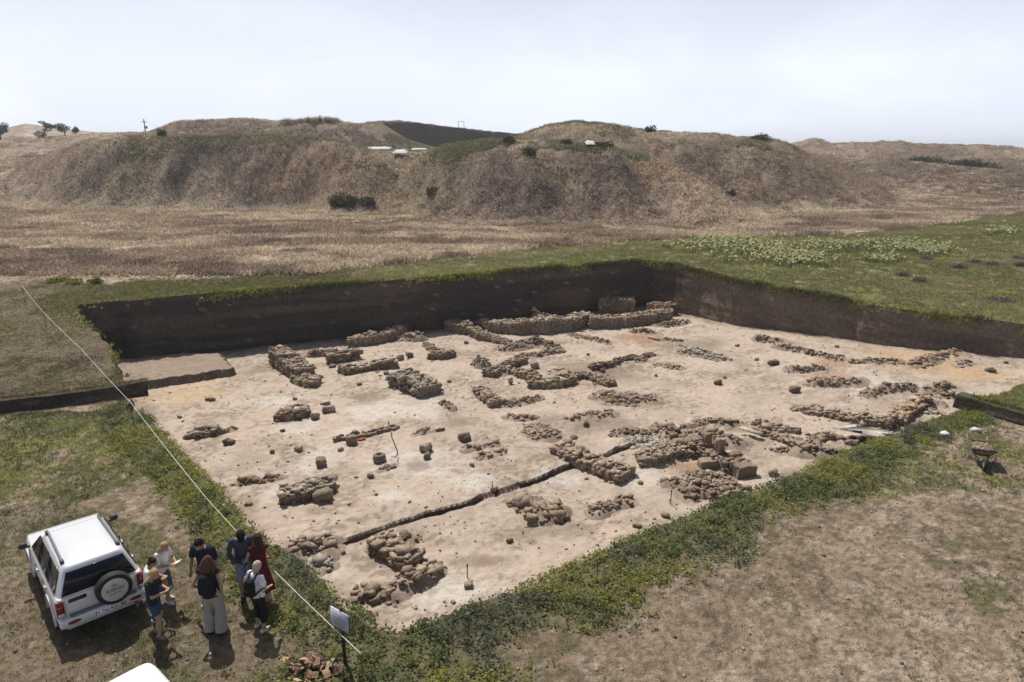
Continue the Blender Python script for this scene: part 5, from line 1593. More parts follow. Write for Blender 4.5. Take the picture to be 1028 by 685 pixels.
def make_car(label, loc, rz, paint, spare=True, rails=True, size=.87):
    root = empty('parked_car', loc, rz); root.scale = (size,) * 3
    tag(root, label, 'car', 'cars parked beside the excavation')
    zb = 1.04; zt = 1.60
    W = lambda z: .835 - .215 * (z - zb) / (zt - zb)
    YR = lambda z: -1.90 + .17 * (z - zb) / (zt - zb)
    YF = lambda z: 1.06 - .76 * (z - zb) / (zt - zb)
    # lower body
    prof = [(.0, .30), (.74, .30), (.82, .36), (.872, .50), (.888, .72), (.880, .92), (.850, 1.02), (.815, 1.06), (.0, 1.065)]
    st = [(-1.93, .955, 1.0), (-1.90, .985, 1.0), (-1.80, 1.0, 1.0), (-1.0, 1.0, 1.0), (0, 1.0, 1.0), (.85, 1.0, 1.0), (1.02, 1.0, .985), (1.30, .995, .955), (1.65, .98, .93), (1.88, .94, .89), (2.0, .88, .84), (2.06, .80, .79)]
    V = []; m = 2 * (len(prof) - 1)
    for y, sx, sz in st:
        ring = [(-x, z) for x, z in prof[::-1]][:-1] + [(x, z) for x, z in prof][:-1]
        for x, z in ring: V.append((x * sx, y, .30 + (z - .30) * ((sz * 1.065 - .30) / .765) if z > .6 else z))
    Q = []; n = len(st)
    for i in range(n - 1):
        for k in range(m):
            k2 = (k + 1) % m
            Q.append((i * m + k, (i + 1) * m + k, (i + 1) * m + k2, i * m + k2))
    V.append((0, st[0][0], .7)); V.append((0, st[-1][0], .6)); T = []
    for k in range(m):
        k2 = (k + 1) % m
        T.append((n * m, k, k2)); T.append((n * m + 1, (n - 1) * m + k2, (n - 1) * m + k))
    b = MB(); b.add(V, tris=T, quads=Q)
    body = b.build('body', None, root)
    cu = MB()
    for y in (-1.15, 1.33):
        for s in (-1, 1):
            lathe_x(cu, [(-.16, .004), (.16, .004), (.16, .405), (-.16, .405)], s * .80, 32)
            c = cu.v[-1]; c[:, 1] += y; c[:, 2] += .36
    cut = cu.build('cutter', None, root)
    md = body.modifiers.new('arches', 'BOOLEAN'); md.operation = 'DIFFERENCE'; md.object = cut; md.solver = 'EXACT'
    bv = body.modifiers.new('round', 'BEVEL'); bv.width = .012; bv.segments = 2; bv.limit_method = 'ANGLE'; bv.angle_limit = R(40)
    bpy.context.view_layer.update()
    me = bpy.data.meshes.new_from_object(body.evaluated_get(bpy.context.evaluated_depsgraph_get()))
    body.modifiers.clear(); body.data = me; me.name = 'body'
    bpy.data.objects.remove(cut)
    me.materials.clear(); me.materials.append(paint)
    me.polygons.foreach_set('use_smooth', np.ones(len(me.polygons), bool)); sharp(body, 30)
    # cabin
    g = MB(); seg = 96; rings = []
    for z, k in ((1.02, 1.0), (1.2, 1.0), (1.4, 1.0), (1.54, 1.0), (1.60, .985), (1.635, .945), (1.655, .86), (1.667, .55), (1.670, .2)):
        zz = min(z, zt); cy = (YR(zz) + YF(zz)) / 2; hy = (YF(zz) - YR(zz)) / 2
        rings.append(((0, cy, z), W(zz) * k, hy * (k if k < .97 else k), None))
    add_loft(g, rings, seg, power=13.0)
    sharp(g.build('roof', paint, root, True), 40)
    # side glass, with pillars left between
    for s in (-1, 1):
        for (y0, y1, t0, t1) in ((.18, .88, .18, .44), (-.62, .12, -.60, .12), (-1.66, -.70, -1.56, -.68)):
            w = MB(); prism_yz(w, [(y0, 1.10), (y1, 1.10), ((y1 * .45 + t1 * .55) if y1 > .5 else t1, 1.33), (t1, 1.52), (t0, 1.52)][:5] if y1 > .5 else [(y0, 1.10), (y1, 1.10), (t1, 1.52), (t0, 1.52)], -.010, .010, xf=lambda z: s * (W(z) + .004))
            w.build('window', M_GLASS, root)
        for (y, z) in ((-.02, .93), (-.92, .93)):
            h = MB(); add_box(h, (s * .893, y, z), (.03, .17, .035)); h.build('door_handle', M_ALLOY, root)
        for y in (.96, .15, -.66):
            q = MB(); add_box(q, (s * .884, y, .72), (.012, .012, .56)); q.build('door_seam', M_BLACK, root)
        # wheel arch flares
        for y in (-1.15, 1.33):
            f = MB(); segs = 18; V = []; Q = []
            for i in range(segs + 1):
                a = R(-8) + R(196) * i / segs
                for (rr, xx) in ((.395, .855), (.475, .875), (.470, .912), (.400, .915)):
                    V.append((s * xx, y + rr * math.cos(a), .36 + rr * math.sin(a)))
            for i in range(segs):
                for k in range(4): Q.append((i * 4 + k, i * 4 + (k + 1) % 4, (i + 1) * 4 + (k + 1) % 4, (i + 1) * 4 + k))
            f.add(V, quads=Q); sharp(f.build('fender_flare', paint, root, True), 40)
            wheel(root, s * .76, y, .35, .35, s)
        q = MB(); add_box(q, (s * .80, -1.53, .30), (.20, .02, .30)); q.build('mud_flap', M_RUBBER, root)
        mr = MB(); add_ellipsoid(mr, (s * .99, .98, 1.12), (.10, .07, .08)); add_box(mr, (s * .92, .96, 1.08), (.14, .05, .04))
        mr.build('wing_mirror', M_BLACK, root, True)
        if rails:
            rl = MB(); add_tube(rl, [(s * .55, -1.48, 1.65), (s * .545, -1.40, 1.70), (s * .535, -.6, 1.72), (s * .525, .10, 1.70), (s * .525, .20, 1.65)], .022, 10)
            rl.build('roof_rail', M_GREY, root, True)
            for y in (-1.43, .16):
                ft = MB(); add_box(ft, (s * .545, y, 1.665), (.07, .15, .06)); ft.build('rail_foot', M_BLACK, root)
        # lamps
        tl = MB(); add_box(tl, (s * .795, -1.925, .84), (.15, .09, .34)); t = tl.build('tail_light', M_RED, root)
        wl = MB(); add_box(wl, (s * .795, -1.974, .72), (.12, .012, .07)); wl.build('reversing_lens', M_LENS, t)
        hl = MB(); add_box(hl, (s * .60, 1.985, .72), (.30, .12, .15), rotz(-s * .3)); hl.build('headlight', M_LENS, root)
        rf = MB(); add_ellipsoid(rf, (s * .60, -2.075, .53), (.13, .02, .045)); rf.build('bumper_reflector', M_RED, root, True)
    # windscreen and rear window
    def across(name, yf, z0, z1, inset, out):
        w = MB(); V = []
        for o in (-.008, .012):
            for (sx, z) in ((-1, z0), (1, z0), (1, z1), (-1, z1)): V.append((sx * (W(z) - inset), yf(z) + out * o, z))
        w.add(V, quads=[(0, 1, 2, 3), (7, 6, 5, 4), (0, 4, 5, 1), (1, 5, 6, 2), (2, 6, 7, 3), (3, 7, 4, 0)])
        return w.build(name, M_GLASS, root)
    across('windscreen', lambda z: YF(z) + .01, 1.10, 1.53, .10, 1)
    across('rear_window', lambda z: YR(z) - .004, 1.09, 1.545, .085, -1)
    # tailgate, bumper
    tg = MB(); add_box(tg, (0, -1.938, .87), (1.36, .03, .38)); tail = tg.build('tailgate', paint, root)
    bvl = tail.modifiers.new('round', 'BEVEL'); bvl.width = .02; bvl.segments = 2
    hd = MB(); add_box(hd, (-.46, -1.957, .98), (.34, .02, .085)); hd.build('tailgate_handle', M_BLACK, tail)
    bp = MB(); add_box(bp, (0, -1.975, .52), (1.74, .20, .24)); o = bp.build('rear_bumper', paint, root)
    bvl = o.modifiers.new('round', 'BEVEL'); bvl.width = .075; bvl.segments = 3
    sp = MB(); add_box(sp, (0, -1.985, .648), (1.30, .15, .02)); sp.build('bumper_step', M_GREY, o)
    fb = MB(); add_box(fb, (0, 2.03, .46), (1.62, .18, .24)); o = fb.build('front_bumper', M_GREY, root)
    bvl = o.modifiers.new('round', 'BEVEL'); bvl.width = .05; bvl.segments = 3
    gr = MB(); add_box(gr, (0, 2.04, .72), (.80, .05, .13)); gr.build('grille', M_BLACK, root)
    ex = MB(); add_tube(ex, [(.62, -1.8, .33), (.62, -2.08, .33)], .035, 12); ex.build('exhaust', M_GREY, root, True)
    pl = MB(); add_box(pl, (.10, -2.083, .52), (.54, .012, .13)); p = pl.build('number_plate', M_PLATE, root)
    text_mesh('M 745 KX  82', .105, 'plate_text', M_INK, p, (.10, -2.091, .52), (R(90), 0, 0))
    if spare:
        h = empty('spare_wheel', (.22, -2.075, .98), R(-90)); h.parent = root
        t = MB(); r = .365; w = .11
        lathe_x(t, [(-w, r * .60), (-w * 1.02, r * .80), (-w * .9, r * .95), (-w * .6, r), (w * .6, r), (w * .9, r * .95), (w * 1.02, r * .82), (w, r * .74)], 0, 44)
        sharp(t.build('tyre', M_RUBBER, h, True), 40)
        cv = MB(); lathe_x(cv, [(-.10, .004), (.112, .004), (.124, r * .30), (.118, r * .62), (.105, r * .735), (-.10, r * .735)], 0, 44)
        sharp(cv.build('cover', M_DUSTY, h, True), 40)
        text_mesh('SUZUKI', .105, 'cover_text', M_INK, h, (.125, 0, .02), (R(90), 0, R(90)))
        text_mesh('GRAND VITARA', .036, 'cover_text', M_INK, h, (.124, 0, -.075), (R(90), 0, R(90)))
        lg = MB(); add_box(lg, (.124, -.028, .125), (.004, .012, .05), rotx(.7)); add_box(lg, (.124, .0, .125), (.004, .012, .07), rotx(-.7)); add_box(lg, (.124, .028, .125), (.004, .012, .05), rotx(.7))
        lg.build('cover_emblem', M_INK, h)
    return root

def gpos(x, y, dz=0.0): return (x, y, float(zg(np.array([x]), np.array([y]))[0]) + dz)
make_car('silver off road car with a spare wheel on its rear door', gpos(-9.06, 12.59, -.02), R(43), M_SILVER)
make_car('white car of which only a roof corner shows at the bottom edge', gpos(-4.60, 7.08, .0), R(-131), M_WHITE, spare=False, rails=False, size=1.0)

# ================================================================== PEOPLE
M_SKIN = vcol_mat('skin', rough=.6, scale=30, lo=.93, hi=1.07, spec=.3)
def cloth(name, rgb, var=.15, scale=14): return plain_mat(name, rgb, .9, 0, .15, var, scale, bump=.3)
def ik(a, b, l1, l2, hint):
    a = np.asarray(a, float); b = np.asarray(b, float); d = b - a; L = np.linalg.norm(d)
    if L > (l1 + l2) * .995: b = a + d / L * (l1 + l2) * .995; d = b - a; L = np.linalg.norm(d)
    u = d / L; x = (l1 * l1 - l2 * l2 + L * L) / (2 * L); h = math.sqrt(max(l1 * l1 - x * x, 1e-6))
    p = np.asarray(hint, float); p = p - u * (p @ u); p /= np.linalg.norm(p) + 1e-9
    return a + u * x + p * h, b

def taper(a, b, r0, r1, bulge=0.0, n=5):
    ts = np.linspace(0, 1, n)
    return [np.asarray(a) + (np.asarray(b) - np.asarray(a)) * t for t in ts], [r0 + (r1 - r0) * t + bulge * math.sin(math.pi * min(1, t * 1.25)) for t in ts]

def hand(mb, w, d, nrm, side, curl=.5):
    """palm, four unequal bent fingers and a thumb from the side of the palm"""
    d = d / np.linalg.norm(d); nrm = nrm - d * (nrm @ d); nrm /= np.linalg.norm(nrm) + 1e-9
    s = np.cross(d, nrm) * side
    M = np.stack([s, nrm, d], 1)
    add_loft(mb, [(w - d * .01, .024, .018, M), (w + d * .02, .032, .016, M), (w + d * .06, .040, .015, M), (w + d * .088, .038, .013, M)], 14, power=2.6)
    for k, (o, L) in enumerate(((-.031, .066), (-.0105, .076), (.0105, .072), (.031, .056))):
        b = w + d * .078 + s * o; q = b; dd = d.copy(); pts = [w + d * .05 + s * o * .9, b]
        for j in range(3):
            ang = curl * (.35 + .45 * j)
            v = dd * math.cos(ang) + nrm * math.sin(ang)
            q = q + v * L * (.42, .33, .25)[j]; pts.append(q)
        add_tube(mb, pts, [.0105, .0105, .0098, .0090, .0080], 8)
    t0 = w + d * .022 - s * .026; t1 = t0 - s * .026 + d * .030 + nrm * .012; t2 = t1 + d * .030 + nrm * .016 - s * .004
    add_tube(mb, [t0, t1, t2], [.014, .0115, .009], 8)

def person(label, px, head_py, face, skin=(.40, .25, .175), lean=4, pitch=10, yaw=0, hands=None, feet=((-.10, 0), (.10, .03)), male=False, wear=(), hair=None, curl=.5, base_extra=0.0):
    P = ground_at(*px)
    a, b, c = ray(px[0], head_py); dd = P[1] / (ray(px[0], px[1])[1]) * ray(px[0], px[1])[1]
    top = CAM_Z + c / b * P[1]
    H = float(np.clip(top - P[2], 1.35, 1.85)) / (math.cos(R(lean)) ** .5) + base_extra
    root = empty('person', (P[0], P[1], P[2] + .0), face); root.scale = (H / 1.70,) * 3
    tag(root, label, 'person', 'people gathered by the excavation')
    sw = .185 if male else .160; hw = .080
    hip = np.array((0, 0, .90))
    M = rotx(-R(lean)); TR = lambda p: hip + M @ (np.asarray(p, float) - hip)
    Hm = rotz(R(yaw)) @ rotx(-R(lean + pitch))
    neck = TR((0, -.005, 1.445)); hc = neck + Hm @ np.array((0, .022, .135))
    sk = dict(M=M, TR=TR, Hm=Hm, hc=hc, neck=neck, sw=sw)
    b_ = MB()
    tw = (.165, .135, .150, .175, .150) if male else (.165, .122, .135, .150, .120)
    add_loft(b_, [(TR((0, 0, .80)), .135, .095, M), (TR((0, -.005, .92)), tw[0], .108, M), (TR((0, 0, 1.06)), tw[1], .095, M), (TR((0, .008, 1.22)), tw[2], .108, M), (TR((0, .0, 1.34)), tw[3], .098, M), (TR((0, -.008, 1.41)), tw[4], .072, M), (TR((0, -.008, 1.45)), .058, .055, M)], 18)
    add_tube(b_, [TR((0, -.012, 1.42)), hc - Hm @ np.array((0, .02, .06))], [.054, .050], 12)
    add_ellipsoid(b_, hc, (.074, .094, .108), Hm, nu=18, nv=12)
    add_ellipsoid(b_, hc + Hm @ np.array((0, .026, -.055)), (.052, .066, .060), Hm)
    add_tube(b_, [hc + Hm @ np.array((0, .088, .012)), hc + Hm @ np.array((0, .110, -.024))], [.010, .015], 8)
    for s in (-1, 1): add_ellipsoid(b_, hc + Hm @ np.array((s * .076, -.004, -.006)), (.012, .022, .032), Hm)
    add_ellipsoid(b_, hc + Hm @ np.array((0, .088, -.058)), (.024, .012, .011), Hm)
    hands = hands or (((-.25, .04, .80)), ((.25, .04, .80)))
    legs = []; arms = []
    for i, s in enumerate((-1, 1)):
        hj = np.array((s * hw, 0, .88)); ank = np.array((feet[i][0], feet[i][1], .085))
        kn, ank = ik(hj, ank, .415, .405, (s * .12, 1, 0)); legs.append((hj, kn, ank))
        add_tube(b_, *taper(hj, kn, .086, .056, .006), 12)
        add_tube(b_, *taper(kn, ank, .053, .037, .012), 12)
        toe = .35 * s * .4
        f = np.array((math.sin(toe), math.cos(toe), 0))
        add_tube(b_, [ank + np.array((0, 0, -.035)) - f * .035, ank + f * .05 - np.array((0, 0, .042)), ank + f * .145 - np.array((0, 0, .058))], [.038, .036, .026], 10)
        sh = TR((s * sw, -.01, 1.385)); el, wr = ik(sh, hands[i], .285, .245, (s * .7, -.8, -.35)); arms.append((sh, el, wr))
        add_tube(b_, [TR((s * sw * .55, -.01, 1.39)), sh], [.050, .052], 10)
        add_tube(b_, *taper(sh, el, .049 if male else .043, .038 if male else .033, .004), 10)
        add_tube(b_, *taper(el, wr, .037 if male else .033, .024, .006), 10)
        nr = np.array((-s * .6, .5, .5)) if wr[2] > .95 else np.array((-s * 1.0, .1, 0))
        hand(b_, wr, wr - el, nr, s, curl)
    sk.update(legs=legs, arms=arms)
    bo = remesh(b_, 'body', .0085, 2, M_SKIN, root)
    co = np.empty(len(bo.data.vertices) * 3, np.float32); bo.data.vertices.foreach_get('co', co); co = co.reshape(-1, 3).astype(float)
    L = (co - hc) @ Hm                                     # head-local
    C = np.tile(np.array(skin), (len(co), 1))
    face_f = L[:, 1] > .05
    C[(np.abs(L[:, 0]) < .024) & (np.abs(L[:, 2] + .058) < .010) & face_f] = (.30, .10, .085)
    for s in (-1, 1):
        C[(np.hypot(L[:, 0] - s * .031, L[:, 2] - .012) < .012) & face_f] = (.62, .60, .57)
        C[(np.hypot(L[:, 0] - s * .031, L[:, 2] - .012) < .0065) & face_f] = (.03, .02, .015)
        C[(np.abs(L[:, 0] - s * .033) < .019) & (np.abs(L[:, 2] - .034) < .006) & face_f] = (.10, .06, .04)
    at = bo.data.color_attributes.get('col') or bo.data.color_attributes.new('col', 'FLOAT_COLOR', 'POINT')
    at.data.foreach_set('color', np.concatenate([C, np.ones((len(C), 1))], 1).astype(np.float32).ravel())
    for w in wear: w(root, sk)
    if hair: hair(root, sk)
    sk['root'] = root
    return root, sk

def fold(o, amp, fx=9.0, fz=5.0):
    """soft creases in a garment"""
    n = len(o.data.vertices); co = np.empty(n * 3, np.float32); o.data.vertices.foreach_get('co', co); co = co.reshape(-1, 3).astype(float)
    nr = np.empty(n * 3, np.float32); o.data.vertices.foreach_get('normal', nr); nr = nr.reshape(-1, 3)
    a = fbm(co[:, 0] * fx + co[:, 1] * fx * .7 + 40, co[:, 2] * fz + co[:, 1] * fx, 3, 66) - .42
    co += nr * (a * amp)[:, None]
    o.data.vertices.foreach_set('co', co.astype(np.float32).ravel()); o.data.update()

def shirt(name, mat, sleeve='short', hem=.86, loose=.014, wide=1.0):
    def f(root, sk):
        m = MB(); TR, M, sw = sk['TR'], sk['M'], sk['sw']; k = loose
        male = sw > .17; tw = (.165, .135, .150, .175, .150) if male else (.165, .122, .135, .150, .120)
        rg = [(TR((0, 0, hem)), (tw[0] + k + .012) * wide, .115 + k * 1.2, M), (TR((0, 0, .97)), (tw[0] + k - .004) * wide, .108 + k, M), (TR((0, 0, 1.08)), (tw[1] + k + .008) * wide, .098 + k, M), (TR((0, .008, 1.22)), tw[2] + k, .108 + k, M), (TR((0, 0, 1.34)), tw[3] + k * .9, .098 + k, M), (TR((0, -.008, 1.405)), tw[4] + k * .7, .072 + k, M), (TR((0, -.01, 1.44)), .074, .068, M)]
        add_loft(m, rg, 20)
        for i, s in enumerate((-1, 1)):
            sh, el, wr = sk['arms'][i]
            add_tube(m, [TR((s * sw * .5, -.01, 1.385)), sh], [.058, .062], 12)
            if sleeve == 'short': add_tube(m, *taper(sh, sh + (el - sh) * .62, .060, .058), 12)
            if sleeve == 'long':
                add_tube(m, *taper(sh, el, .056, .045), 12); add_tube(m, *taper(el, el + (wr - el) * .93, .045, .036), 12)
        fold(remesh(m, name, .011, 2, mat, root), .045)
    return f

def trousers(name, mat, to=1.0, wide=.014, flare=0.0):
    """to: share of the leg covered (0.45 shorts, 0.8 capri, 1 full length)"""
    def f(root, sk):
        m = MB(); TR, M = sk['TR'], sk['M']
        add_loft(m, [((0, 0, .79), .150, .108, None), (TR((0, -.004, .90)), .180, .122, M), (TR((0, 0, 1.00)), .160, .112, M), (TR((0, 0, 1.045)), .146, .108, M)], 18)
        for hj, kn, an in sk['legs']:
            cut = hj + (kn - hj) * min(1, to / .5)
            r1 = .086 + wide; rk = .060 + wide * 1.1 + flare * .4
            add_tube(m, *taper(hj, cut, r1, r1 + (rk - r1) * min(1, to / .5)), 12, cap=False)
            if to > .5:
                c2 = kn + (an - kn) * (to - .5) / .5 + np.array((0, 0, -.03 if to >= 1 else 0))
                add_tube(m, *taper(kn, c2, rk, .044 + wide * 1.2 + flare), 12, cap=False)
                add_ellipsoid(m, kn, (rk * .98,) * 3)
            add_ellipsoid(m, hj, (r1 * .98,) * 3)
        fold(remesh(m, name, .011, 2, mat, root), .05, 11, 6)
    return f

def skirt(name, mat, hem=.30, flare=.20, top=1.05, sway=(0, 0)):
    def f(root, sk):
        m = MB(); TR, M = sk['TR'], sk['M']; R_ = []
        n = 14
        for i in range(8):
            t = i / 7; z = hem + (.90 - hem) * t; w = flare + (.180 - flare) * t
            R_.append(((sway[0] * (1 - t), sway[1] * (1 - t), z), w, w * (.72 + .15 * (1 - t)), None))
        R_ += [(TR((0, 0, .98)), .165, .118, M), (TR((0, 0, top)), .142, .108, M)]
        add_loft(m, R_, 28)
        V = m.v[-1]; k = np.arctan2(V[:, 1], V[:, 0]); t = np.clip((.90 - V[:, 2]) / (.90 - hem), 0, 1)
        g = 1 + .09 * t * np.sin(k * 9)
        V[:, 0] *= g; V[:, 1] *= g
        remesh(m, name, .011, 1, mat, root)
    return f

def shoes(name, mat, r=1.0):
    def f(root, sk):
        for i, (hj, kn, an) in enumerate(sk['legs']):
            s = (-1, 1)[i]; toe = .35 * s * .4; d = np.array((math.sin(toe), math.cos(toe), 0)); m = MB()
            z = np.array((0, 0, 1.0))
            add_tube(m, [an - z * .040 - d * .040, an - z * .040 + d * .05, an - z * .052 + d * .150], [.046 * r, .045 * r, .034 * r], 12)
            add_loft(m, [(an - z * .088 + d * .055, .044, .135, rotz(-toe)), (an - z * .070 + d * .055, .046, .138, rotz(-toe))], 18, power=2.4)
            remesh(m, name, .009, 1, mat, root)
    return f

def hair(style, mat):
    def f(root, sk):
        m = MB(); hc, Hm, TR = sk['hc'], sk['Hm'], sk['TR']
        h = lambda p: hc + Hm @ np.array(p, float)
        add_ellipsoid(m, h((0, -.022, .024)), (.086, .094, .104), Hm, nu=18, nv=12)
        add_ellipsoid(m, h((0, -.045, -.03)), (.076, .068, .085), Hm)
        if style in ('long', 'curly'):
            k = 1.25 if style == 'curly' else 1.0
            for s in (-1, -.5, 0, .5, 1):
                add_tube(m, [h((s * .070, -.045 + .03 * abs(s), .02)), h((s * .088 * k, -.070 + .035 * abs(s), -.09)), TR((s * .095 * k, -.075 + .02 * abs(s), 1.42)), TR((s * .080 * k, -.10, 1.30 if style == 'long' else 1.36))], [.036, .042 * k, .040 * k, .020], 10)
        if style == 'bun':
            add_ellipsoid(m, h((0, -.095, .085)), (.046, .046, .042), Hm)
        if style == 'cap':
            add_ellipsoid(m, h((0, -.004, .045)), (.092, .108, .092), Hm)
            add_loft(m, [(h((0, .10, .040)), .070, .070, Hm), (h((0, .10, .052)), .070, .070, Hm)], 18)
        if style == 'crop':
            add_ellipsoid(m, h((0, -.012, .040)), (.086, .098, .090), Hm)
        o = remesh(m, 'hair' if style != 'cap' else 'cap', .010, 2, mat, root)
        # keep the face clear
        bm = bmesh.new(); bm.from_mesh(o.data)
        Hi = Matrix(Hm.T.tolist()); c0 = Vector(hc.tolist())
        for v in bm.verts:
            q = Hi @ (v.co - c0)
            if style != 'cap' and q.y > .045 and q.z < .060 and abs(q.x) < .075: v.co += Vector((Hm @ np.array((0, -(q.y - .040), 0))).tolist())
        bm.normal_update()
        for v in bm.verts:                                # locks of hair
            q = v.co; n_ = float(fbm(np.array([q.x * 60 + q.y * 25]), np.array([q.z * 14 + q.y * 40]), 3, 61)[0]) - .5
            v.co += v.normal * (n_ * (.030 if style in ('long', 'curly') else .014))
        bm.to_mesh(o.data); bm.free()
    return f

def backpack(mat, drop=0.0, size=1.0):
    def f(root, sk):
        m = MB(); TR, M = sk['TR'], sk['M']
        add_loft(m, [(TR((0, -.185, 1.00 + drop)), .115 * size, .050, M), (TR((0, -.195, 1.04 + drop)), .140 * size, .078, M), (TR((0, -.195, 1.24 + drop)), .140 * size, .080, M), (TR((0, -.180, 1.36 + drop)), .120 * size, .065, M), (TR((0, -.165, 1.40 + drop)), .075 * size, .035, M)], 24, power=3.2)
        add_loft(m, [(TR((0, -.275, 1.05 + drop)), .095 * size, .03, M), (TR((0, -.275, 1.18 + drop)), .095 * size, .03, M)], 18, power=3.5)
        o = remesh(m, 'backpack', .011, 1, mat, root)
        for s in (-1, 1):
            q = MB(); add_tube(q, [TR((s * .075, -.15, 1.38 + drop)), TR((s * .095, -.06, 1.462)), TR((s * .105, .05, 1.435)), TR((s * .115, .122, 1.32)), TR((s * .125, .120, 1.20)), TR((s * .165, .03, 1.10)), TR((s * .125, -.14, 1.05 + drop))], .020, 8)
            q.build('strap', mat, o, True)
    return f

c_white = cloth('white_cotton', (.74, .73, .73), .05); c_navy = cloth('navy_cotton', (.018, .021, .035)); c_black = cloth('black_cotton', (.016, .016, .018))
c_slate = cloth('slate_cotton', (.085, .095, .135)); c_green = cloth('dark_green_cotton', (.018, .030, .024)); c_denim = cloth('blue_denim', (.045, .075, .155), .25, 40)
c_ldenim = cloth('washed_denim', (.22, .28, .38), .2, 40); c_linen = cloth('grey_linen', (.34, .315, .29), .08); c_red = cloth('wine_red_cotton', (.095, .012, .018))
c_tan = cloth('tan_leather', (.26, .18, .12)); c_shoe = cloth('white_shoe', (.66, .64, .60), .06); c_dsh = cloth('dark_shoe', (.030, .027, .026))
h_blond = cloth('blond_hair', (.40, .265, .125), .3, 60); h_brown = cloth('brown_hair', (.055, .030, .020), .3, 60); h_red = cloth('auburn_hair', (.095, .042, .026), .3, 60); h_black = cloth('black_hair', (.016, .012, .010), .3, 60); h_grey = cloth('grey_blond_hair', (.42, .36, .28), .25, 60)
def pattern_cloth(name, a, b, scale, lo, hi):
    m, nt, p = new_mat(name); tc = nt.nodes.new('ShaderNodeTexCoord'); n = nt.nodes.new('ShaderNodeTexVoronoi' if scale > 0 else 'ShaderNodeTexChecker')
    r = nt.nodes.new('ShaderNodeValToRGB'); r.color_ramp.elements[0].position = lo; r.color_ramp.elements[1].position = hi
    r.color_ramp.elements[0].color = (*a, 1); r.color_ramp.elements[1].color = (*b, 1)
    n.inputs['Scale'].default_value = abs(scale)
    nt.links.new(tc.outputs['Object'], n.inputs['Vector']); nt.links.new(n.outputs[0] if scale > 0 else n.outputs['Fac'], r.inputs['Fac'])
    nt.links.new(r.outputs['Color'], p.inputs['Base Color']); p.inputs['Roughness'].default_value = .9
    return m
c_print = pattern_cloth('white_printed_cotton', (.05, .06, .10), (.70, .70, .71), 22, .22, .34)
c_check = pattern_cloth('dark_checked_cotton', (.025, .030, .050), (.060, .070, .105), -28, .4, .6)

def bagged(*a): return list(a)
p1, s1 = person('blond woman in white T-shirt and long slate skirt, beside the car', (168, 603), 542.5, R(-105), lean=8, pitch=28, hands=((-.12, .30, 1.10), (.10, .32, 1.12)), feet=((-.08, -.04), (.09, .12)), wear=(skirt('skirt', c_slate, .34, .19), shirt('shirt', c_white), shoes('shoe', c_shoe)), hair=hair('long', h_blond))
p2, s2 = person('woman in white top with dark hair tied in a bun, closest to the car', (155, 622), 560.5, R(-70), lean=8, pitch=24, hands=((-.10, .30, 1.08), (.10, .30, 1.10)), wear=(trousers('trousers', c_denim, 1.0), shirt('shirt', c_white), shoes('shoe', c_shoe)), hair=hair('bun', h_brown))
p3, s3 = person('woman in dark green T-shirt and denim shorts looking at her phone', (159, 638), 571, R(-88), lean=5, pitch=24, hands=((-.09, .30, 1.14), (.07, .31, 1.15)), feet=((-.10, -.07), (.11, .09)), wear=(trousers('shorts', c_denim, .36, .016), shirt('shirt', c_green), shoes('sandal', c_tan, .92)), hair=hair('long', h_blond))
p4, s4 = person('man in black T-shirt and dark trousers facing the viewer with arms hanging', (213, 609), 535.5, R(176), (.34, .20, .135), lean=8, pitch=24, male=True, hands=((-.30, .13, .86), (.31, .06, .86)), feet=((-.14, .16), (.15, -.10)), wear=(trousers('trousers', c_black, 1.0, .016), shirt('shirt', c_navy), shoes('shoe', c_shoe)), hair=hair('crop', h_black), curl=.3)
p5, s5 = person('woman seen from behind with auburn hair, black backpack and wide pale trousers', (217, 635), 559.5, R(4), lean=2, pitch=4, hands=((-.20, .07, .98), (.20, .03, .88)), feet=((-.11, 0), (.12, -.04)), wear=(trousers('trousers', c_linen, 1.0, .026, .035), shirt('top', c_black, 'none'), shoes('shoe', c_dsh), backpack(c_black)), hair=hair('curly', h_red))
p6, s6 = person('man in dark checked shirt, washed denim shorts and dark cap', (250, 600), 526, R(-160), (.34, .20, .135), lean=10, pitch=28, male=True, hands=((-.23, .10, .80), (.16, .24, .98)), wear=(trousers('shorts', c_ldenim, .46, .022), shirt('shirt', c_check, 'long', .80), shoes('shoe', c_dsh)), hair=hair('cap', h_black))
p7, s7 = person('woman in a wine red dress standing beside the man in the cap', (265, 606), 539.5, R(20), lean=10, pitch=20, hands=((-.16, .24, 1.02), (.14, .24, 1.00)), wear=(skirt('dress_skirt', c_red, .42, .25, 1.10, (.04, -.06)), shirt('dress_top', c_red, 'none', .95), shoes('sandal', c_tan, .92)), hair=hair('long', h_brown))
p8, s8 = person('woman with cropped greying hair, printed white blouse, black capris and a backpack', (262, 632), 565.5, R(-28), lean=4, pitch=14, hands=((-.24, .14, 1.00), (.16, .22, 1.02)), feet=((-.14, .03), (.12, -.03)), wear=(trousers('capri_trousers', c_black, .80, .018), shirt('blouse', c_print, 'short', .90, .022), shoes('shoe', c_shoe), backpack(c_black, -.04, .92)), hair=hair('crop', h_grey))

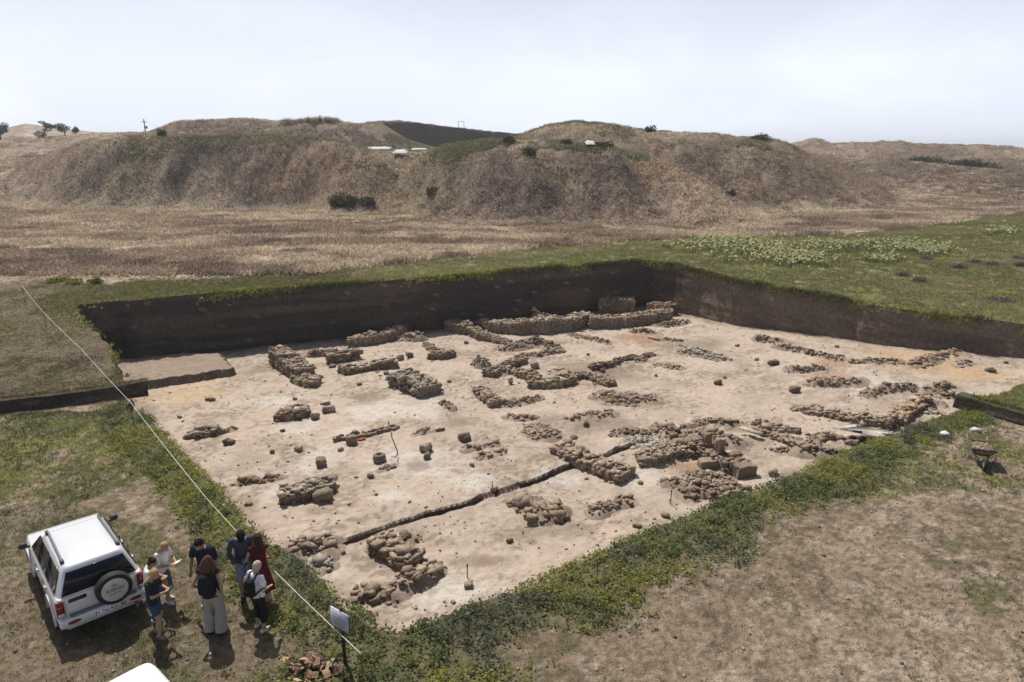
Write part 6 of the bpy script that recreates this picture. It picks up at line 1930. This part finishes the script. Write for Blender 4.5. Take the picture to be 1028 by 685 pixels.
def held(name, label, cat, root, sk, size, mat, off, rx):
    bpy.context.view_layer.update()
    a = sk['arms']; c = (a[0][2] + a[1][2]) / 2 + np.array(off)
    m = MB(); add_box(m, (0, 0, 0), size)
    o = m.build(name, mat)
    o.matrix_world = root.matrix_world @ Matrix.Translation(Vector(c.tolist())) @ Matrix.Rotation(rx, 4, 'X')
    return tag(o, label, cat)
held('phone', 'phone held by the woman in dark green', 'phone', p3, s3, (.085, .165, .012), M_GREY, (0, .085, .03), R(48))
held('paper_sheet', 'white sheet of paper held by the blond woman in the slate skirt', 'paper', p1, s1, (.21, .29, .004), M_PLATE, (0, .10, .02), R(30))
# ================================================================== SMALLER THINGS
M_STEEL = vcol_mat('painted_steel', rough=.5, scale=20, lo=.8, hi=1.15, spec=.4)
M_ROPE = plain_mat('white_rope', (.66, .65, .60), .8, 0, .2, .08, 60)
M_BOARD = plain_mat('sign_board', (.46, .47, .62), .5, 0, .4, .03, 10)
M_SHEET = plain_mat('white_sheet', (.50, .50, .50), .7, 0, .3, .2, 3)
M_PLANK = vcol_mat('weathered_plank', rough=.85, scale=5, lo=.75, hi=1.2, bump=.4, bscale=30)
M_CLAY = vcol_mat('fired_clay', rough=.85, scale=18, lo=.75, hi=1.2, spec=.2)

def at_height(px, py, h):
    z = 1.5
    for _ in range(16):
        p = at_z(px, py, z); z = .5 * z + .5 * (float(zg(p[:1], p[1:2])[0]) + h)
    return at_z(px, py, z)

def stake(p_top, label, r=.010, col=(.075, .055, .045), ht=None):
    p = np.asarray(p_top); z0 = float(zg(p[:1], p[1:2])[0])
    m = MB(); add_tube(m, [(0, 0, -.15), (.008, 0, (p[2] - z0) * .5), (0, .006, p[2] - z0 + .03)], [r, r, r * .9], 8, col)
    add_tube(m, [(0, 0, p[2] - z0 - .012), (0, 0, p[2] - z0 + .012)], r * 1.7, 8, (.55, .54, .50))
    o = m.build('stake', M_STEEL, None, True); o.location = (p[0], p[1], z0)
    return tag(o, label, 'stake', 'stakes carrying the rope')

def rope(label, pts, r=.009, sag=.02, mat=None):
    m = MB(); P = []
    for i in range(len(pts) - 1):
        a, b = np.asarray(pts[i]), np.asarray(pts[i + 1]); L = np.linalg.norm(b - a)
        for k in range(10):
            t = k / 10; q = a + (b - a) * t; q = q - np.array((0, 0, sag * L * .25 * 4 * t * (1 - t))); P.append(q)
    P.append(np.asarray(pts[-1])); org = P[0].copy()
    add_tube(m, [q - org for q in P], r, 6)
    o = m.build('rope', M_ROPE, None, True); o.location = org
    o.data.materials[0] = mat or M_ROPE
    return tag(o, label, 'rope')
RL = [at_height(*q) for q in ((362,656,.78),(268,566,.80),(207,500,.80),(131,404,.80),(81,350,.85),(43,313,.85),(22,287,.9))]
rope('white rope strung from the sign corner back along the left side of the pit', RL, .0075, .018)
RN = [RL[0]] + [at_height(*q) for q in ((470,616,.62),(600,560,.60),(722,513,.55),(789,479,.60))]
rope('thin pale rope strung along the weeds on the near right bank', RN, .0024, .02, plain_mat('faded_twine', (.30, .28, .20), .9))
for p, lb in zip(RL + RN[1:], ('rusty corner stake where the two ropes meet at the bottom edge','stake behind the red dress, carrying the white rope','stake in the weeds a little above the group of people','stake beside the turf step on the left','stake on the worn turf near the left corner of the pit','stake left of the back corner of the pit','farthest stake where the white rope begins','stake in the weeds right of the sign corner','stake halfway along the near right bank','stake with a white band near the horseshoe of stones','stake where the thin rope ends on the right bank')):
    stake(p, lb, .013 if 'corner stake' in lb else .010, (.16, .075, .035) if 'rusty' in lb else (.075, .055, .045))

# sign on its post
sg = np.array((-3.05, 10.36)); zs = float(zg(sg[:1], sg[1:2])[0])
root = empty('sign', (sg[0], sg[1], zs), R(-36))
tag(root, 'pale blue sign board with rows of text on a black post', 'sign')
m = MB(); add_box(m, (0, .02, .52), (.045, .045, 1.34), None, (.02, .02, .022)); m.build('post', M_STEEL, root)
m = MB(); add_box(m, (0, -.012, .95), (.48, .016, .36)); bd = m.build('board', M_BOARD, root)
m = MB(); add_box(m, (0, -.010, 1.133), (.49, .024, .012), None, (.6, .6, .6)); add_box(m, (.244, -.010, .95), (.012, .024, .36), None, (.05, .05, .06)); m.build('board_edge', M_STEEL, bd)
m = MB()
for (z, x0, w, hh) in ((1.055, -.06, .26, .012), (1.02, -.08, .20, .010), (.975, -.09, .22, .016), (.975, .10, .11, .016), (.925, .04, .24, .016), (.87, -.03, .30, .008), (.84, -.05, .24, .008)):
    n = max(3, int(w / .03)); r = np.random.RandomState(int(z * 1000))
    x = x0 - w / 2
    while x < x0 + w / 2:
        l = r.uniform(.012, .034); add_box(m, (x + l / 2, -.0215, z), (l, .002, hh)); x += l + r.uniform(.004, .010)
m.build('sign_text', plain_mat('sign_ink', (.16, .16, .24), .7), bd)

# heap of broken pottery at the foot of the sign
hp = ground_at(314, 676)
for i in range(52):
    r = RS
    m = MB(); rad = r.uniform(.07, .17); arc = r.uniform(.7, 1.5); ln = r.uniform(.08, .19); th = .012
    V = []; n = 7; k = 5
    sd = r.randint(1000)
    for o in (0, th):
        for a in range(n):
            w = -arc / 2 + arc * a / (n - 1)
            for b in range(k):
                l = (-.5 + b / (k - 1)) * ln * (1 - .35 * abs(w) * r.uniform(.3, 1))
                V.append(((rad - o) * math.sin(w), l, (rad - o) * math.cos(w) - rad))
    N = n * k; Q = []
    for a in range(n - 1):
        for b in range(k - 1):
            q = a * k + b
            Q.append((q, q + 1, q + k + 1, q + k)); Q.append((N + q, N + q + k, N + q + k + 1, N + q + 1))
    for a in range(n - 1):
        for b in (0, k - 1): q = a * k + b; Q.append((q, q + k, N + q + k, N + q))
    for b in range(k - 1):
        for a in (0, n - 1): q = a * k + b; Q.append((q, q + 1, N + q + 1, N + q))
    col = np.array(((.30, .19, .125), (.22, .14, .095), (.38, .27, .19), (.13, .085, .062))[r.randint(4)]) * r.uniform(.8, 1.15)
    m.add(V, quads=Q, col=col)
    o = m.build('pottery_sherd', M_CLAY, None, True)
    q = r.normal(size=2) * np.array((.27, .20)); q = np.clip(q, -.6, .6)
    o.location = (hp[0] + q[0], hp[1] + q[1], hp[2] + .05 + max(0, .26 * (1 - np.hypot(*q) / .5)) * r.uniform(.3, 1))
    o.rotation_euler = (r.uniform(-.9, .9), r.uniform(-.9, .9), r.uniform(0, 6.28))
    tag(o, 'curved orange brown sherd in the heap of broken pottery by the sign post', 'pottery sherd', 'broken pottery heaped by the sign')

# wheelbarrow
wb = ground_at(985, 466)
root = empty('wheelbarrow', (wb[0], wb[1] + .1, wb[2]), R(158))
root.scale = (.88,) * 3; bpy.context.view_layer.update()
tag(root, 'black wheelbarrow loaded with earth, standing on the grass right of the pit', 'wheelbarrow')
m = MB()
def tray(zs): return [(-.24 * zs, -.34 * zs), (.24 * zs, -.34 * zs), (.27 * zs, .30 * zs), (-.27 * zs, .30 * zs)]
b0 = [(x * .72, y * .72, .34) for x, y in tray(1)]; t0 = [(x * 1.3, y * 1.3 + .02, .62) for x, y in tray(1)]
b1 = [(x * .70, y * .70, .355) for x, y in tray(1)]; t1 = [(x * 1.26, y * 1.26 + .02, .62) for x, y in tray(1)]
V = b0 + t0 + b1 + t1; Q = [(0, 3, 2, 1), (8, 9, 10, 11)]
for i in range(4):
    j = (i + 1) % 4; Q += [(i, j, 4 + j, 4 + i), (8 + i, 12 + i, 12 + j, 8 + j), (4 + i, 4 + j, 12 + j, 12 + i)]
m.add(V, quads=Q, col=(.022, .022, .024))
for i in range(4): add_tube(m, [t0[i], t0[(i + 1) % 4]], .014, 8, (.03, .03, .032))
m.build('tray', M_STEEL, root)
for s in (-1, 1):
    m = MB(); add_tube(m, [(s * .07, .62, .20), (s * .20, .18, .33), (s * .26, -.34, .40), (s * .30, -.78, .62)], .017, 8, (.10, .10, .105)); hdl = m.build('handle', M_STEEL, root, True)
    m = MB(); add_tube(m, [(s * .285, -.68, .575), (s * .305, -.82, .64)], .021, 8, (.25, .25, .25)); m.build('grip', M_STEEL, hdl, True)
    m = MB(); add_tube(m, [(s * .22, -.05, .36), (s * .25, -.22, .02), (s * .25, -.34, .02), (s * .25, -.40, .40)], .014, 8, (.10, .10, .105)); m.build('leg', M_STEEL, root, True)
m = MB(); lathe_x(m, [(-.04, .12), (-.045, .17), (-.02, .195), (.02, .195), (.045, .17), (.04, .12)], 0, 28); w = m.build('wheel', M_RUBBER, root, True); w.location = (0, .62, .195)
m = MB(); lathe_x(m, [(-.035, .004), (.035, .004), (.03, .125), (-.03, .125)], 0, 24, (.3, .3, .3)); m.build('rim', M_STEEL, w)
m = MB()
for k in range(90):
    x, y = RS.uniform(-.30, .30), RS.uniform(-.38, .36); s = RS.uniform(.04, .12)
    add_stone(m, (x, y, .56 + .10 * (1 - abs(x) / .35) * (1 - abs(y) / .45) * RS.uniform(.3, 1)), (s, s, s * .7), None, (.24, .18, .13), .5)
add_loft(m, [((0, 0, .44), .30, .38, None), ((0, 0, .56), .33, .42, None), ((0, 0, .62), .20, .26, None)], 20, (.19, .14, .10), 3)
o = m.build('earth_load', M_STONE); o.matrix_world = root.matrix_basis.copy()
tag(o, 'heap of brown earth and stones filling the wheelbarrow', 'earth')

def lump(label, px, size, name='stone', col=(.62, .60, .55)):
    p = ground_at(*px); m = MB()
    for k in range(3): add_stone(m, (RS.uniform(-.2, .2) * size[0], RS.uniform(-.2, .2) * size[1], 0), tuple(np.array(size) * RS.uniform(.6, 1)), None, col, .2)
    o = m.build(name, M_STONE); o.location = (p[0], p[1], p[2] + size[2] * .3)
    return tag(o, label, 'stone')
lump('white stone on the grass left of the wheelbarrow', (947, 437), (.28, .22, .13), 'loose_stone')
lump('flat white stone on the grass behind the wheelbarrow', (979, 432), (.34, .24, .10), 'loose_stone')

# board across the hole, planks
def fz(px, py, h):
    z = 0.3
    for _ in range(16):
        p = at_z(px, py, z); z = .5 * z + .5 * (float(zf(p[:1], p[1:2])[0]) + h)
    return at_z(px, py, z)
q = [fz(836,430,.30), fz(894,442,.55), fz(907,437,.60), fz(858,427,.34)]
m = MB(); q = np.array(q); org = q.mean(0); m.add(np.concatenate([q, q + (0, 0, .022)]) - org, quads=[(0, 1, 2, 3), (7, 6, 5, 4), (0, 4, 5, 1), (1, 5, 6, 2), (2, 6, 7, 3), (3, 7, 4, 0)], col=(.52, .47, .41))
o = m.build('board', M_PLANK); o.location = org; tag(o, 'pale grey board laid across the hole at the right edge of the dig', 'board')
def plank(label, a, b, h, w, th, col):
    A, B = fz(*a, h), fz(*b, h); d = B - A; L = np.linalg.norm(d[:2]); m = MB()
    add_box(m, (0, 0, 0), (L, w, th), rotz(math.atan2(d[1], d[0])), col, .02)
    o = m.build('plank', M_PLANK); o.location = (A + B) / 2; return tag(o, label, 'plank')
plank('short pale wooden plank lying on the dark edge behind the straight wall', (743, 430), (765, 435), .24, .24, .06, (.42, .36, .28))
plank('thin narrow plank among the stones below the far corner walls', (650, 338), (663, 341), .08, .16, .05, (.36, .30, .23))

# survey pole with its cord, pottery ring, red tag, pegs
fp = floor_at(398, 459); tp = at_y(390, 424, fp[1] + .15)
m = MB(); h = tp - fp
add_tube(m, [(-.16, -.05, .06), (-.05, -.06, .02), (.05, 0, .10), (.02, 0, .30), h * .55, h * .8, h], [.014, .018, .022, .022, .020, .016, .014], 10, (.13, .19, .25))
add_tube(m, [h * .96, h * 1.02], [.03, .02], 10, (.25, .27, .28))
o = m.build('survey_pole', M_STEEL, None, True); o.location = fp; tag(o, 'blue grey pole with a hooked foot standing on the open floor', 'pole')
e = floor_at(374, 455)
m = MB(); add_tube(m, [(0, 0, 0), ((e - tp) * .5) + np.array((0, 0, -.08)), e - tp + np.array((0, 0, .02))], .006, 6, (.32, .29, .25))
o = m.build('cord', M_STEEL, None, True); o.location = tp; tag(o, 'thin cord stretched from the top of the blue grey pole to the floor', 'cord')
rp = floor_at(381, 463)
m = MB(); lathe_x(m, [(-.14, .10), (-.13, .20), (0, .225), (.12, .20), (.14, .16), (.14, .11), (.02, .08)], 0, 28, (.20, .155, .12))
m.v[0] = m.v[0] @ roty(R(-90)).T
o = m.build('pottery_ring', M_CLAY, None, True); o.location = (rp[0], rp[1], rp[2] + .12); tag(o, 'round hollow pot base standing left of the blue grey pole', 'pot')
rp = floor_at(363, 442); m = MB(); add_box(m, (0, 0, .03), (.30, .14, .05), rotz(.3), (.42, .08, .05)); add_tube(m, [(-.12, 0, .05), (0, .02, .10), (.12, 0, .05)], .012, 6, (.42, .08, .05))
o = m.build('dustpan', M_STEEL); o.location = rp; tag(o, 'small red plastic tool lying by the thin line of edge stones', 'tool')
for (px, hh, lb) in (((673, 506), .42, 'thin dark peg standing in the clay below the long slanting wall'), ((469, 580), .36, 'short dark peg in the pale floor of the south corner'), ((494, 492), .30, 'white topped peg in the gap of the trench edge')):
    p = floor_at(*px); m = MB(); add_tube(m, [(0, 0, -.1), (.01, 0, hh)], [.016, .012], 8, (.09, .07, .055)); add_tube(m, [(.01, 0, hh - .05), (.01, 0, hh)], .020, 8, (.5, .48, .44) if 'white' in lb else (.10, .08, .06))
    o = m.build('peg', M_STEEL, None, True); o.location = p; tag(o, lb, 'peg')

# the old dig on the hilltop: pale sheets, stones, poles
def sheet(label, px0, px1, py, Y, h, seed, name='tarpaulin'):
    a = at_y(px0, py, Y); b = at_y(px1, py, Y); L = b[0] - a[0]; z = float(zg(np.array([(a[0] + b[0]) / 2]), np.array([Y]))[0])
    base = min(a[2], z + 1.5)
    nx, ny = 22, 10; V = []
    r = np.random.RandomState(seed)
    for s in (0, 1):
        for j in range(ny):
            for i in range(nx):
                x = (i / (nx - 1) - .5) * L; y = (j / (ny - 1) - .5) * 2.2
                e = min(i, nx - 1 - i, 3) / 3 * min(j, ny - 1 - j, 2) / 2
                zz = h * (.25 + .75 * e) * (.6 + .9 * float(fbm(np.array([x * .9 + seed]), np.array([y * .9]), 3, seed)[0])) + .25 * j / ny * 3.4 * .4
                V.append((x, y, zz - s * .05))
    Q = []; N = nx * ny
    for j in range(ny - 1):
        for i in range(nx - 1):
            q = j * nx + i; Q.append((q, q + 1, q + nx + 1, q + nx)); Q.append((N + q, N + q + nx, N + q + nx + 1, N + q + 1))
    m = MB(); m.add(V, quads=Q, col=(.7, .7, .7)); o = m.build(name, M_SHEET, None, True)
    o.location = ((a[0] + b[0]) / 2, Y, base - .1)
    return tag(o, label, 'tarpaulin')
sheet('long low white tarpaulin in the old dig on the hilltop, leftmost', 343, 366, 150.5, 128, .14, 1)
sheet('white tarpaulin bulging over a mound, middle of the old dig', 367, 392, 149.5, 130, .22, 2)
sheet('small crumpled white tarpaulin lowest in the saddle', 395, 409, 153.5, 112, .32, 3)
sheet('white tarpaulin right of the saddle, at the foot of the dark bank', 413, 428, 150.5, 132, .16, 4)
sheet('little white sheet alone on the green brow of the centre spoil heap', 588, 597, 145, 87, .3, 5)
p = gz(over(147, 150)); hh = at_y(147, 119, 150)[2] - p[2]; m = MB(); add_tube(m, [(0, 0, -.3), (0, 0, hh)], [.14, .10], 8, (.09, .08, .075)); add_box(m, (0, 0, hh - .5), (1.1, .1, .12), None, (.09, .08, .075)); add_box(m, (.3, 0, hh - 1.6), (.45, .25, .5), None, (.14, .14, .14))
o = m.build('utility_pole', M_STEEL, None, True); o.location = (p[0], p[1], p[2] - .2); tag(o, 'small utility pole alone on the skyline at the left', 'utility pole')
p = at_y(463, 131, 186)
m = MB()
for s in (-1, 1): add_tube(m, [(s * .75, 0, -2.0), (s * .75, 0, 2.2)], .06, 8, (.12, .11, .11))
add_tube(m, [(-.75, 0, 2.2), (.75, 0, 2.2)], .05, 8, (.12, .11, .11))
o = m.build('frame_post', M_STEEL, None, True); o.location = p; tag(o, 'thin goal shaped frame on the skyline above the far dark bank', 'frame')
